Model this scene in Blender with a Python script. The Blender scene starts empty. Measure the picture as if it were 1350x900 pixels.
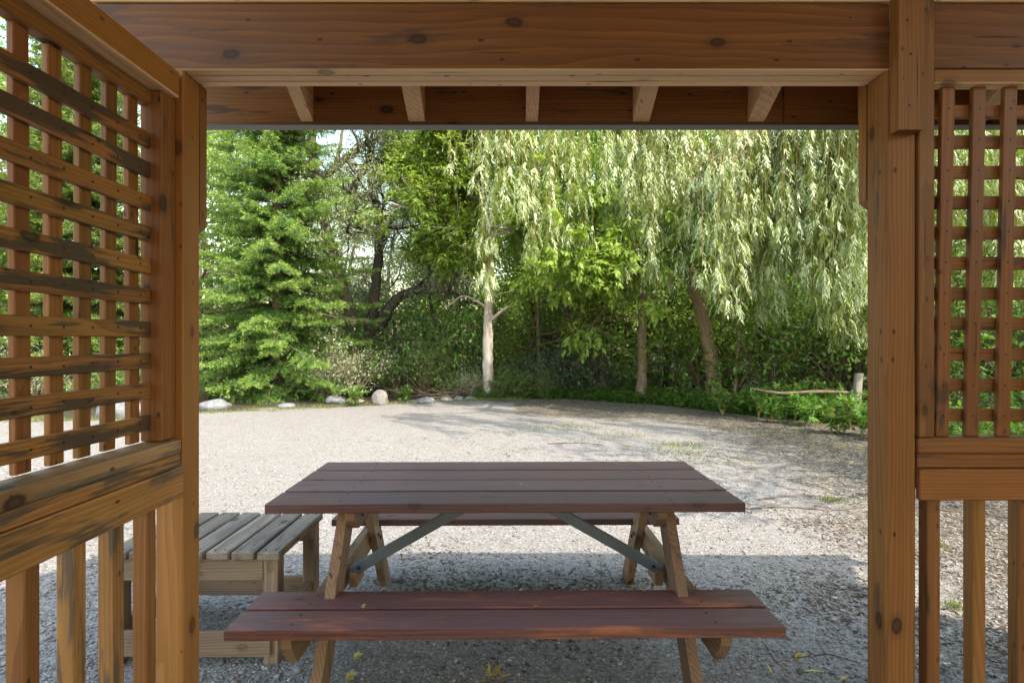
import bpy, math, random
import numpy as np
from mathutils import Vector, Matrix

SC = bpy.context.scene
COL = SC.collection
RND = random.Random(7)
CAMZ = 1.355
FPX = 744.0


def P(x, y, d):
    """world point that stands d metres in front of the camera plane"""
    return np.array([(x - 675.0) / FPX * d, d, CAMZ + (450.0 - y) / FPX * d])


# ------------------------------------------------------------------ bookkeeping
def tag(o, label=None, cat=None, group=None, kind=None):
    if label: o['label'] = label
    if cat: o['category'] = cat
    if group: o['group'] = group
    if kind: o['kind'] = kind
    return o


def empty(name, loc=(0, 0, 0), rz=0.0, parent=None):
    o = bpy.data.objects.new(name, None)
    COL.objects.link(o)
    o.location = loc
    o.rotation_euler = (0, 0, rz)
    o.empty_display_size = 0.1
    if parent: o.parent = parent
    return o


def copy_tree(o, parent=None):
    kids = list(o.children)
    c = o.copy()
    COL.objects.link(c)
    if parent: c.parent = parent
    for k in kids: copy_tree(k, c)
    return c


# ------------------------------------------------------------------ materials
def new_mat(name):
    m = bpy.data.materials.new(name)
    m.use_nodes = True
    nt = m.node_tree
    nt.nodes.clear()
    out = nt.nodes.new('ShaderNodeOutputMaterial')
    return m, nt, out


class G:
    """short node-graph writer"""
    def __init__(s, nt): s.nt = nt

    def node(s, t, **kw):
        n = s.nt.nodes.new('ShaderNode' + t)
        for k, v in kw.items(): setattr(n, k, v)
        return n

    def put(s, sock, v):
        if isinstance(v, bpy.types.NodeSocket): s.nt.links.new(v, sock)
        elif v is not None:
            if hasattr(sock, 'default_value') and isinstance(v, (tuple, list)) and len(v) == 3 and sock.type == 'RGBA':
                v = (*v, 1)
            sock.default_value = v

    def attr(s, name, out='Fac'):
        return s.node('Attribute', attribute_name=name).outputs[out]

    def math(s, op, a, b=None, c=None, clamp=False):
        n = s.node('Math', operation=op, use_clamp=clamp)
        s.put(n.inputs[0], a); s.put(n.inputs[1], b); s.put(n.inputs[2], c)
        return n.outputs[0]

    def vmul(s, v, w):
        n = s.node('VectorMath', operation='MULTIPLY')
        s.put(n.inputs[0], v); s.put(n.inputs[1], w)
        return n.outputs[0]

    def vadd(s, v, w):
        n = s.node('VectorMath', operation='ADD')
        s.put(n.inputs[0], v); s.put(n.inputs[1], w)
        return n.outputs[0]

    def noise(s, vec, scale, detail=3.0, rough=0.5, dist=0.0, out='Fac'):
        n = s.node('TexNoise')
        s.put(n.inputs['Vector'], vec)
        n.inputs['Scale'].default_value = scale
        n.inputs['Detail'].default_value = detail
        n.inputs['Roughness'].default_value = rough
        n.inputs['Distortion'].default_value = dist
        return n.outputs[out]

    def voro(s, vec, scale, feature='F1', out='Distance', rand=1.0):
        n = s.node('TexVoronoi', feature=feature)
        s.put(n.inputs['Vector'], vec)
        n.inputs['Scale'].default_value = scale
        n.inputs['Randomness'].default_value = rand
        return n.outputs[out]

    def ramp(s, f, stops, interp='LINEAR'):
        n = s.node('ValToRGB')
        n.color_ramp.interpolation = interp
        e = n.color_ramp.elements
        while len(e) < len(stops): e.new(0.5)
        for i, (p, c) in enumerate(stops):
            e[i].position = p
            e[i].color = (*c, 1) if isinstance(c, (tuple, list)) else (c, c, c, 1)
        s.put(n.inputs[0], f)
        return n.outputs[0]

    def mix(s, f, a, b, mode='MIX'):
        n = s.node('Mix', data_type='RGBA', blend_type=mode)
        s.put(n.inputs[0], f); s.put(n.inputs[6], a); s.put(n.inputs[7], b)
        return n.outputs[2]

    def step(s, f, lo, hi):
        n = s.node('MapRange', interpolation_type='SMOOTHSTEP')
        s.put(n.inputs[0], f)
        n.inputs[1].default_value = lo
        n.inputs[2].default_value = hi
        return n.outputs[0]

    def bump(s, h, strength, dist, normal=None):
        n = s.node('Bump')
        n.inputs['Strength'].default_value = strength
        n.inputs['Distance'].default_value = dist
        s.put(n.inputs['Height'], h)
        s.put(n.inputs['Normal'], normal)
        return n.outputs[0]


def wood_mat(name, light, dark, knot=(0.035, 0.014, 0.006), patch=None, patch_amt=0.0, patch_size=3.0, rough=0.55,
             vary=0.35, grain=1.0, knots=1.0, worn=None, worn_amt=0.0, spec=0.35, end=None):
    m, nt, out = new_mat(name)
    g = G(nt)
    v = g.attr('gco', 'Vector')
    r = g.attr('rnd')
    vs = g.node('SeparateXYZ'); g.put(vs.inputs[0], v)
    vc = g.node('CombineXYZ'); g.put(vc.inputs[0], vs.outputs[0]); g.put(vc.inputs[1], g.math('ADD', vs.outputs[1], vs.outputs[2]))
    v2 = vc.outputs[0]
    # growth rings seen on a sawn face
    warp = g.noise(g.vmul(v, (1.1, 7, 7)), 1.0, 2.0, 0.5, out='Color')
    vv = g.vadd(v, g.vmul(g.vadd(warp, (-0.5, -0.5, -0.5)), (0.0, 0.055, 0.055)))
    rg = g.node('TexWave', wave_type='RINGS', rings_direction='X', wave_profile='SAW')
    g.put(rg.inputs['Vector'], g.vmul(vv, (0.05, 1.0, 1.0)))
    rg.inputs['Scale'].default_value = 30.0
    rg.inputs['Distortion'].default_value = 2.0
    rg.inputs['Detail'].default_value = 2.0
    rg.inputs['Detail Scale'].default_value = 0.6
    fine = g.noise(g.vmul(v, (3.5, 160, 160)), 1.0, 4.0, 0.65)
    mid = g.noise(g.vmul(v, (1.2, 26, 26)), 1.0, 4.0, 0.6)
    f = g.math('ADD', g.math('MULTIPLY', rg.outputs['Fac'], 0.42 * grain), g.math('MULTIPLY', fine, 0.5 * grain))
    f = g.math('ADD', f, g.math('MULTIPLY', mid, 0.55))
    f = g.step(f, 0.38, 1.12)
    c = g.mix(f, dark, light)
    # boards differ from one another
    val = g.math('ADD', g.math('MULTIPLY', r, vary), 1.0 - vary * 0.5)
    hsv = g.node('HueSaturation')
    g.put(hsv.inputs['Color'], c)
    g.put(hsv.inputs['Value'], val)
    g.put(hsv.inputs['Hue'], g.math('ADD', 0.494, g.math('MULTIPLY', g.math('FRACT', g.math('MULTIPLY', r, 7.31)), 0.014)))
    c = hsv.outputs[0]
    blotch = g.noise(g.vmul(v, (2.2, 7, 7)), 1.0, 5.0, 0.62)
    c = g.mix(g.math('MULTIPLY', g.step(blotch, 0.42, 0.75), 0.35), c, g.mix(1.0, c, (0.55, 0.5, 0.47), 'MULTIPLY'))
    if worn:
        wn = g.noise(g.vmul(v, (1.6, 9, 9)), 1.0, 6.0, 0.68)
        c = g.mix(g.math('MULTIPLY', g.step(wn, 0.52, 0.68), worn_amt), c, worn)
    if patch:
        pn = g.noise(g.vmul(v, (patch_size * 0.8, patch_size * 5.0, patch_size * 5.0)), 1.0, 4.0, 0.6, 0.35)
        pn2 = g.noise(g.vmul(v, (5, 130, 130)), 1.0, 3.0, 0.6)
        pm = g.step(g.math('ADD', pn, g.math('MULTIPLY', g.math('SUBTRACT', pn2, 0.3), 0.28)), 0.66 - 0.16 * patch_amt, 0.75 - 0.16 * patch_amt)
        c = g.mix(g.math('MULTIPLY', pm, 0.85), c, patch)
    # knots
    kn = g.node('TexVoronoi', voronoi_dimensions='2D', feature='F1')
    g.put(kn.inputs['Vector'], g.vadd(g.vmul(v2, (3.6, 6.2, 0)), g.vmul(warp, (0.12, 0.12, 0))))
    kn.inputs['Scale'].default_value = 1.0
    ksep = g.node('SeparateColor'); g.put(ksep.inputs[0], kn.outputs['Color'])
    kd = g.math('ADD', kn.outputs['Distance'], g.math('MULTIPLY', g.step(ksep.outputs[0], 0.12, 0.75), 0.22))
    kring = g.math('SINE', g.math('MULTIPLY', kd, 75.0))
    halo = g.math('SUBTRACT', 1.0, g.step(kd, 0.05, 0.22))
    c = g.mix(g.math('MULTIPLY', halo, 0.4 * knots), c, g.mix(0.8, c, knot))
    core = g.math('SUBTRACT', 1.0, g.step(kd, 0.075, 0.11))
    kc = g.mix(g.math('MULTIPLY', g.math('ADD', kring, 1.0), 0.25), knot, g.mix(0.45, c, knot))
    c = g.mix(g.math('MULTIPLY', core, 0.9 * knots), c, kc)
    sp_ = g.node('TexVoronoi', voronoi_dimensions='2D', feature='F1')
    g.put(sp_.inputs['Vector'], g.vadd(g.vmul(v2, (9, 17, 0)), (5.3, 2.1, 0)))
    sp_.inputs['Scale'].default_value = 1.0
    ssep = g.node('SeparateColor'); g.put(ssep.inputs[0], sp_.outputs['Color'])
    speck = g.math('SUBTRACT', 1.0, g.step(g.math('ADD', sp_.outputs['Distance'], g.math('MULTIPLY', g.step(ssep.outputs[1], 0.15, 0.4), 0.5)), 0.05, 0.10))
    c = g.mix(g.math('MULTIPLY', speck, 0.85 * knots), c, knot)
    streak = g.noise(g.vmul(v, (0.8, 60, 60)), 1.0, 3.0, 0.6)
    c = g.mix(g.math('MULTIPLY', g.step(streak, 0.56, 0.72), 0.28), c, g.mix(1.0, c, (0.42, 0.36, 0.33), 'MULTIPLY'))
    # checks: thin dark splits along the grain
    ck = g.voro(g.vmul(v, (0.9, 34, 34)), 1.0, out='Distance')
    ckm = g.math('SUBTRACT', 1.0, g.step(ck, 0.03, 0.085))
    c = g.mix(g.math('MULTIPLY', ckm, 0.6), c, knot)
    b = g.node('BsdfPrincipled')
    g.put(b.inputs['Base Color'], c)
    g.put(b.inputs['Roughness'], g.math('ADD', rough - 0.08, g.math('MULTIPLY', mid, 0.2)))
    b.inputs['Specular IOR Level'].default_value = spec
    h = g.math('ADD', g.math('MULTIPLY', fine, 0.6), g.math('MULTIPLY', mid, 0.6))
    h = g.math('SUBTRACT', h, g.math('MULTIPLY', ckm, 1.5))
    h = g.math('SUBTRACT', h, g.math('MULTIPLY', core, 0.3))
    g.put(b.inputs['Normal'], g.bump(h, 0.8, 0.0022))
    nt.links.new(b.outputs[0], out.inputs[0])
    return m


def leaf_mat(name, stops, under=None, under_amt=0.5, trans=0.35, rough=0.45, spec=0.4, tcol=1.5):
    m, nt, out = new_mat(name)
    g = G(nt)
    c = g.ramp(g.attr('rnd'), stops)
    obj = g.node('ObjectInfo').outputs['Random']
    hs = g.node('HueSaturation')
    g.put(hs.inputs['Color'], c)
    g.put(hs.inputs['Hue'], g.math('ADD', 0.488, g.math('MULTIPLY', obj, 0.024)))
    g.put(hs.inputs['Value'], g.math('ADD', 0.85, g.math('MULTIPLY', obj, 0.3)))
    c = hs.outputs[0]
    if under:
        bf = g.node('NewGeometry').outputs['Backfacing']
        c = g.mix(g.math('MULTIPLY', bf, under_amt), c, under)
    b = g.node('BsdfPrincipled')
    g.put(b.inputs['Base Color'], c)
    b.inputs['Roughness'].default_value = rough
    b.inputs['Specular IOR Level'].default_value = spec
    t = g.node('BsdfTranslucent')
    g.put(t.inputs[0], g.mix(1.0, c, (tcol * 1.05, tcol * 1.1, tcol * 0.5), 'MULTIPLY'))
    mx = g.node('MixShader')
    mx.inputs[0].default_value = trans
    nt.links.new(b.outputs[0], mx.inputs[1])
    nt.links.new(t.outputs[0], mx.inputs[2])
    nt.links.new(mx.outputs[0], out.inputs[0])
    return m


def bark_mat(name, light, dark, scale=1.0, moss=None):
    m, nt, out = new_mat(name)
    g = G(nt)
    v = g.attr('gco', 'Vector')
    n1 = g.noise(g.vmul(v, (2.2 * scale, 22 * scale, 22 * scale)), 1.0, 5.0, 0.65, 0.4)
    n2 = g.noise(g.vmul(v, (1.1, 3, 3)), 1.0, 4.0, 0.6)
    f = g.step(g.math('ADD', g.math('MULTIPLY', n1, 0.75), g.math('MULTIPLY', n2, 0.4)), 0.35, 0.8)
    c = g.mix(f, dark, light)
    if moss: c = g.mix(g.math('MULTIPLY', g.step(n2, 0.5, 0.7), 0.6), c, moss)
    b = g.node('BsdfPrincipled')
    g.put(b.inputs['Base Color'], c)
    b.inputs['Roughness'].default_value = 0.85
    b.inputs['Specular IOR Level'].default_value = 0.2
    g.put(b.inputs['Normal'], g.bump(n1, 0.9, 0.02))
    nt.links.new(b.outputs[0], out.inputs[0])
    return m


def plain_mat(name, col, rough=0.6, metal=0.0, var=0.2, scale=14.0, bump=0.2, bd=0.003):
    m, nt, out = new_mat(name)
    g = G(nt)
    tc = g.node('TexCoord').outputs['Object']
    n = g.noise(tc, scale, 5.0, 0.6)
    c = g.mix(n, tuple(x * (1 - var) for x in col), tuple(min(1, x * (1 + var)) for x in col))
    b = g.node('BsdfPrincipled')
    g.put(b.inputs['Base Color'], c)
    b.inputs['Roughness'].default_value = rough
    b.inputs['Metallic'].default_value = metal
    g.put(b.inputs['Normal'], g.bump(n, bump, bd))
    nt.links.new(b.outputs[0], out.inputs[0])
    return m


M = {}
KN = (0.03, 0.012, 0.006)
M['cedar'] = wood_mat('cedar_stain', (0.39, 0.168, 0.044), (0.215, 0.082, 0.020), patch=(0.07, 0.045, 0.028), patch_amt=0.0, grain=0.7)
M['cedar_dark'] = wood_mat('cedar_dark', (0.345, 0.155, 0.043), (0.195, 0.079, 0.021), knots=0.7, grain=0.7, patch=(0.055, 0.033, 0.02), patch_amt=0.1)
M['cedar_gold'] = wood_mat('cedar_gold', (0.47, 0.230, 0.056), (0.29, 0.125, 0.028), knots=0.7, grain=0.6)
M['cedar_red'] = wood_mat('cedar_red', (0.30, 0.109, 0.029), (0.15, 0.049, 0.013), patch=(0.085, 0.038, 0.018), patch_amt=0.05, grain=0.7)
M['cedar_worn'] = wood_mat('cedar_weathered', (0.42, 0.192, 0.053), (0.235, 0.098, 0.026), patch=(0.045, 0.038, 0.032), patch_amt=1.0, patch_size=3.6)
M['cedar_rail'] = wood_mat('cedar_rail', (0.47, 0.232, 0.070), (0.29, 0.130, 0.037), patch=(0.085, 0.066, 0.048), patch_amt=0.62, patch_size=3.0)
M['cedar_cap'] = wood_mat('cedar_cap', (0.42, 0.25, 0.115), (0.26, 0.14, 0.06), patch=(0.12, 0.10, 0.075), patch_amt=0.62, patch_size=3.0)
M['rafter_wood'] = wood_mat('rafter_wood', (0.82, 0.56, 0.32), (0.64, 0.38, 0.185), vary=0.15, knots=0.6)
M['table_stain'] = wood_mat('table_stain', (0.158, 0.078, 0.071), (0.082, 0.042, 0.039), knot=(0.02, 0.009, 0.008), rough=0.44,
                            worn=(0.21, 0.068, 0.034), worn_amt=0.6, spec=0.4, vary=0.5, knots=0.5)
M['bench_stain'] = wood_mat('bench_stain', (0.185, 0.080, 0.070), (0.10, 0.045, 0.040), knot=(0.02, 0.009, 0.008), rough=0.42,
                            worn=(0.42, 0.135, 0.052), worn_amt=0.85, spec=0.4, vary=0.35, knots=0.5)
M['leg_wood'] = wood_mat('leg_wood', (0.33, 0.205, 0.12), (0.19, 0.105, 0.056), patch=(0.12, 0.075, 0.05), patch_amt=0.4)
M['grey_wood'] = wood_mat('grey_wood', (0.285, 0.222, 0.168), (0.135, 0.102, 0.076), knot=(0.05, 0.04, 0.032), patch=(0.12, 0.10, 0.085), patch_amt=0.35, rough=0.75, spec=0.25)
M['grey_side'] = wood_mat('grey_side', (0.30, 0.20, 0.135), (0.175, 0.112, 0.07), knots=0.4, patch=(0.14, 0.11, 0.085), patch_amt=0.35, rough=0.7, spec=0.25)
M['nail'] = plain_mat('nail_head', (0.03, 0.026, 0.024), 0.6, 0.4)
M['steel'] = plain_mat('brace_steel', (0.115, 0.13, 0.15), 0.45, 0.25, 0.25, 9.0)
M['shingle'] = plain_mat('roof_shingle', (0.07, 0.065, 0.06), 0.9, 0, 0.4, 60, 0.6, 0.004)
M['drip'] = plain_mat('drip_edge', (0.13, 0.115, 0.10), 0.5, 0.2, 0.1)


# ------------------------------------------------------------------ mesh writers
class MB:
    """collects boards; every board carries its own grain coordinates"""
    def __init__(s): s.v = []; s.f = []; s.g = []; s.r = []; s.mi = []

    def _add(s, V, F, Gc, r, mi):
        b = len(s.v)
        s.v += [tuple(x) for x in V]
        s.g += [tuple(x) for x in Gc]
        s.r += [r] * len(V)
        for f in F:
            s.f.append(tuple(i + b for i in f))
            s.mi.append(mi)

    def beam(s, p0, p1, w, t, wdir=(0, 0, 1), bevel=0.003, mi=0, r=None, under=None):
        p0, p1 = Vector(p0), Vector(p1)
        a = p1 - p0
        L = a.length
        a.normalize()
        wd = Vector(wdir)
        wd = (wd - a * wd.dot(a)).normalized()
        td = a.cross(wd)
        r = RND.random() if r is None else r
        off = Vector((RND.uniform(0, 40), RND.uniform(0, 40), RND.uniform(0, 40)))
        c = (p0 + p1) / 2
        hs = (L / 2, w / 2, t / 2)
        V, loc, key = [], [], {}
        for sx in (-1, 1):
            for sy in (-1, 1):
                for sz in (-1, 1):
                    for k in range(3):
                        q = [sx * (hs[0] - bevel), sy * (hs[1] - bevel), sz * (hs[2] - bevel)]
                        q[k] = (sx, sy, sz)[k] * hs[k]
                        key[(sx, sy, sz, k)] = len(loc)
                        loc.append(q)
        F = []
        def face(idx):
            pts = [Vector(loc[i]) for i in idx]
            n = (pts[1] - pts[0]).cross(pts[2] - pts[0])
            F.append(idx if n.dot(sum(pts, Vector())) > 0 else idx[::-1])
        for k in range(3):
            o = [i for i in range(3) if i != k]
            for sk in (-1, 1):
                idx = []
                for (a1, b1) in ((-1, -1), (1, -1), (1, 1), (-1, 1)):
                    sg = [0, 0, 0]
                    sg[k] = sk; sg[o[0]] = a1; sg[o[1]] = b1
                    idx.append(key[(*sg, k)])
                face(tuple(idx))
            for a1 in (-1, 1):
                for b1 in (-1, 1):
                    idx = []
                    for (sk, kk) in ((-1, o[0]), (1, o[0]), (1, o[1]), (-1, o[1])):
                        sg = [0, 0, 0]
                        sg[k] = sk; sg[o[0]] = a1; sg[o[1]] = b1
                        idx.append(key[(*sg, kk)])
                    face(tuple(idx))
        for sx in (-1, 1):
            for sy in (-1, 1):
                for sz in (-1, 1):
                    face((key[(sx, sy, sz, 0)], key[(sx, sy, sz, 1)], key[(sx, sy, sz, 2)]))
        for q in loc:
            V.append(c + a * q[0] + wd * q[1] + td * q[2])
        s._add(V, F, [Vector(q) + off for q in loc], r, mi)
        if under is not None:  # downward faces take a paler material: bounced light put into the colour
            for q in range(len(s.f) - len(F), len(s.f)):
                pts = [Vector(s.v[i]) for i in s.f[q]]
                if (pts[1] - pts[0]).cross(pts[2] - pts[0]).normalized().z < -0.6: s.mi[q] = under

    def box(s, x0, x1, y0, y1, z0, z1, axis='x', bevel=0.003, mi=0, r=None, under=None):
        cx, cy, cz = (x0 + x1) / 2, (y0 + y1) / 2, (z0 + z1) / 2
        if axis == 'x': s.beam((x0, cy, cz), (x1, cy, cz), z1 - z0, y1 - y0, (0, 0, 1), bevel, mi, r, under)
        elif axis == 'y': s.beam((cx, y0, cz), (cx, y1, cz), z1 - z0, x1 - x0, (0, 0, 1), bevel, mi, r, under)
        else: s.beam((cx, cy, z0), (cx, cy, z1), x1 - x0, y1 - y0, (1, 0, 0), bevel, mi, r)

    def prism(s, prof, o, ex, ey, t, mi=0, grain='x', r=None):
        """profile in the plane (ex, ey) at o, thickness t along ex x ey, centred"""
        o, ex, ey = Vector(o), Vector(ex).normalized(), Vector(ey).normalized()
        ez = ex.cross(ey)
        off = Vector((RND.uniform(0, 40), RND.uniform(0, 40), RND.uniform(0, 40)))
        n = len(prof)
        V, Gc = [], []
        for sz in (-0.5, 0.5):
            for (a, b) in prof:
                V.append(o + ex * a + ey * b + ez * (t * sz))
                Gc.append(Vector((a, b, t * sz) if grain == 'x' else (b, a, t * sz)) + off)
        area = sum(prof[i][0] * prof[(i + 1) % n][1] - prof[(i + 1) % n][0] * prof[i][1] for i in range(n))
        F = [tuple(range(n, 2 * n)), tuple(range(n - 1, -1, -1))]
        for i in range(n):
            j = (i + 1) % n
            F.append((i, j, n + j, n + i))
        if area < 0: F = [f[::-1] for f in F]
        s._add(V, F, Gc, RND.random() if r is None else r, mi)

    def disc(s, c, n, rad, mi=1, h=0.0012):
        c, n = Vector(c), Vector(n).normalized()
        u = n.orthogonal().normalized(); w = n.cross(u)
        V = [c + (u * math.cos(i * math.pi / 3) + w * math.sin(i * math.pi / 3)) * rad - n * 0.002 for i in range(6)]
        V += [c + (u * math.cos(i * math.pi / 3) + w * math.sin(i * math.pi / 3)) * rad * 0.85 + n * h for i in range(6)]
        F = [tuple(range(6, 12))] + [(i, (i + 1) % 6, 6 + (i + 1) % 6, 6 + i) for i in range(6)]
        s._add(V, F, V, 0.5, mi)

    def build(s, name, mats, parent=None):
        me = bpy.data.meshes.new(name)
        me.from_pydata(s.v, [], s.f)
        a = me.attributes.new('gco', 'FLOAT_VECTOR', 'POINT')
        a.data.foreach_set('vector', np.array(s.g, np.float32).ravel())
        a = me.attributes.new('rnd', 'FLOAT', 'POINT')
        a.data.foreach_set('value', np.array(s.r, np.float32))
        if not isinstance(mats, (list, tuple)): mats = [mats]
        for m in mats: me.materials.append(m)
        me.polygons.foreach_set('material_index', np.array(s.mi, np.int32))
        me.update()
        o = bpy.data.objects.new(name, me)
        COL.objects.link(o)
        if parent: o.parent = parent
        return o


def np_mesh(name, V, F, mats, attrs, smooth=False, parent=None, loc=None):
    """V (n,3); F (k,m) faces of one size"""
    V = np.ascontiguousarray(V, np.float32); F = np.ascontiguousarray(F, np.int32)
    me = bpy.data.meshes.new(name)
    k, m = F.shape
    me.vertices.add(len(V)); me.loops.add(k * m); me.polygons.add(k)
    me.vertices.foreach_set('co', V.ravel())
    me.loops.foreach_set('vertex_index', F.ravel())
    me.polygons.foreach_set('loop_start', np.arange(0, k * m, m, dtype=np.int32))
    if smooth: me.polygons.foreach_set('use_smooth', np.ones(k, bool))
    for an, arr in attrs.items():
        arr = np.asarray(arr, np.float32)
        if arr.ndim == 2:
            me.attributes.new(an, 'FLOAT_VECTOR', 'POINT').data.foreach_set('vector', np.ascontiguousarray(arr).ravel())
        else:
            me.attributes.new(an, 'FLOAT', 'POINT').data.foreach_set('value', np.ascontiguousarray(arr))
    for mt in (mats if isinstance(mats, (list, tuple)) else [mats]): me.materials.append(mt)
    me.update(calc_edges=True)
    o = bpy.data.objects.new(name, me)
    COL.objects.link(o)
    if parent: o.parent = parent
    if loc is not None: o.location = loc
    return o


def nrm(a): return a / np.maximum(np.linalg.norm(a, axis=-1, keepdims=True), 1e-9)


class Tubes:
    def __init__(s): s.V = []; s.F = []; s.g = []; s.n = 0

    def add(s, path, radii, sides=6, rng=None, knobble=0.0):
        path = np.asarray(path, float); n = len(path)
        radii = np.asarray(radii, float) * np.ones(n)
        d = nrm(np.gradient(path, axis=0))
        ref = np.array([1.0, 0.13, 0.07]) if abs(d[:, 2]).mean() > 0.6 else np.array([0.05, 0.1, 1.0])
        u = nrm(np.cross(d, ref)); w = np.cross(d, u)
        th = np.arange(sides) * 2 * np.pi / sides
        rr = radii[:, None] * np.ones((n, sides))
        if knobble and rng is not None: rr = rr * (1 + rng.normal(0, knobble, (n, sides)))
        ring = path[:, None, :] + rr[..., None] * (np.cos(th)[None, :, None] * u[:, None, :] + np.sin(th)[None, :, None] * w[:, None, :])
        L = np.concatenate([[0], np.cumsum(np.linalg.norm(np.diff(path, axis=0), axis=1))])
        o = s.n * 0.37 % 50
        g = np.stack([np.repeat(L[:, None], sides, 1) + o, radii[:, None] * np.cos(th)[None] + o, radii[:, None] * np.sin(th)[None]], -1)
        i = np.arange(n - 1)[:, None] * sides; j = np.arange(sides)[None]; j2 = (j + 1) % sides
        f = np.stack([i + j, i + j2, i + sides + j2, i + sides + j], -1).reshape(-1, 4)[:, ::-1]
        s.V.append(ring.reshape(-1, 3)); s.g.append(g.reshape(-1, 3)); s.F.append(f + s.n); s.n += n * sides

    def build(s, name, mat, parent=None):
        return np_mesh(name, np.concatenate(s.V), np.concatenate(s.F), mat, {'gco': np.concatenate(s.g)}, True, parent)


class Leaves:
    def __init__(s): s.V = []; s.r = []

    def add(s, p, d, side, L, W, r, fold=0.12, wide=0.42):
        p = np.asarray(p); N = len(p)
        L = (np.asarray(L) * np.ones(N))[:, None]; W = (np.asarray(W) * np.ones(N))[:, None]
        d = nrm(d); side = nrm(side - d * (side * d).sum(1, keepdims=True))
        nn = np.cross(side, d)
        mid = p + d * L * wide - nn * L * fold
        q = np.stack([p, mid - side * W / 2, p + d * L - nn * L * fold * 0.5, mid + side * W / 2], 1)
        s.V.append(q.reshape(-1, 3)); s.r.append(np.repeat(np.clip(np.asarray(r) * np.ones(N), 0, 1), 4))

    def build(s, name, mat, parent=None):
        V = np.concatenate(s.V)
        F = np.arange(len(V)).reshape(-1, 4)
        return np_mesh(name, V, F, mat, {'rnd': np.concatenate(s.r)}, False, parent)


def rot_about(rng, d, ang):
    ax = np.cross(d, rng.normal(size=3)); ax /= np.linalg.norm(ax)
    return d * math.cos(ang) + ax * math.sin(ang)


def grow(rng, p, d, L, r, lev, cfg, tubes, tips):
    n = max(4, int(L / cfg.get('seg', 0.3)) + 2)
    pts = [np.array(p, float)]
    d = np.array(d, float); d /= np.linalg.norm(d)
    dirs = [d]
    for i in range(n - 1):
        d = d + rng.normal(0, cfg['wander'], 3) + np.array([0, 0, cfg['up'][lev]])
        d /= np.linalg.norm(d)
        pts.append(pts[-1] + d * L / (n - 1)); dirs.append(d)
    pts = np.array(pts)
    tubes.add(pts, np.linspace(r, r * 0.35, n), 7 if lev == 0 else (5 if lev == 1 else 3), rng, 0.05 if lev == 0 else 0)
    if lev >= cfg['levels']:
        for i in range(1, n): tips.append((pts[i], dirs[i]))
        return pts
    for c in range(cfg['k'][lev]):
        t = rng.uniform(cfg['start'][lev], 1.0)
        i = min(n - 1, int(t * (n - 1) + 0.5))
        cd = rot_about(rng, dirs[i], rng.uniform(*cfg['ang'][lev]))
        grow(rng, pts[i], cd, L * cfg['ratio'][lev] * (1.15 - 0.45 * t) * rng.uniform(0.7, 1.2), max(0.004, r * (1 - 0.65 * t) * 0.6), lev + 1, cfg, tubes, tips)
    return pts


def compound(rng, lv, p, d, n_each=1, R=0.16, leaf=0.085, width=0.04, droop=0.35, pairs=2, spread=0.9):
    """leaflets in pairs on a drooping stalk at every point"""
    p = np.repeat(p, n_each, 0); d = np.repeat(d, n_each, 0); N = len(p)
    a = nrm(d * 0.5 + rng.normal(0, spread * 0.6, (N, 3)) + np.array([0, 0, -droop * 0.6]))
    up = nrm(np.array([0, 0, 1.0]) + rng.normal(0, 0.35, (N, 3)))
    side = nrm(np.cross(a, up))
    Rr = R * rng.uniform(0.7, 1.25, (N, 1))
    base = rng.uniform(0, 1, N)
    ts = np.linspace(0.45, 0.85, pairs)
    for t in ts:
        for sg in (-1, 1):
            dd = nrm(a * 0.6 + side * sg * 0.9 + np.array([0, 0, -droop]) + rng.normal(0, 0.15, (N, 3)))
            lv.add(p + a * Rr * t, dd, np.cross(dd, up), leaf * rng.uniform(0.75, 1.2, N), width * rng.uniform(0.8, 1.2, N), base * 0.7 + rng.uniform(0, 0.3, N))
    dd = nrm(a + np.array([0, 0, -droop]))
    lv.add(p + a * Rr, dd, np.cross(dd, up), leaf * 1.15 * rng.uniform(0.8, 1.2, N), width * 1.1, base * 0.7 + rng.uniform(0, 0.3, N))


def simple_leaves(rng, lv, p, d, n_each, leaf, width, spread=0.12, droop=0.3, flat=0.5):
    p = np.repeat(p, n_each, 0); d = np.repeat(d, n_each, 0); N = len(p)
    pp = p + rng.normal(0, spread, (N, 3))
    dd = nrm(d * 0.3 + rng.normal(0, 0.7, (N, 3)) + np.array([0, 0, -droop]))
    up = nrm(np.array([0, 0, 1.0]) + rng.normal(0, flat, (N, 3)))
    lv.add(pp, dd, np.cross(dd, up), leaf * rng.uniform(0.65, 1.25, N), width * rng.uniform(0.7, 1.2, N), rng.uniform(0, 1, N))


# ------------------------------------------------------------------ GAZEBO
gz = empty('gazebo', (0, 0, 0))
tag(gz, 'brown stained timber gazebo with lattice panels framing the view', 'gazebo')

YF = 1.63          # front of the posts
ZB = 2.139         # underside of the beam
XL0, XL1 = -1.030, -0.949
XR0, XR1 = 1.080, 1.168
# posts
b = MB(); b.box(XL0, XL1, YF, YF + 0.085, -0.25, ZB, 'z', 0.004, r=0.55); b.build('post', M['cedar_gold'], gz)
b = MB(); b.box(XR0, XR1, YF, YF + 0.089, -0.25, ZB, 'z', 0.005, r=0.35); b.build('post', M['cedar'], gz)
for (x, y) in ((-1.0, -2.15), (3.1, -2.15), (3.1, 1.67)):
    b = MB(); b.box(x - 0.045, x + 0.045, y - 0.045, y + 0.045, -0.25, ZB - 0.001, 'z', 0.005); b.build('post', M['cedar'], gz)
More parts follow.
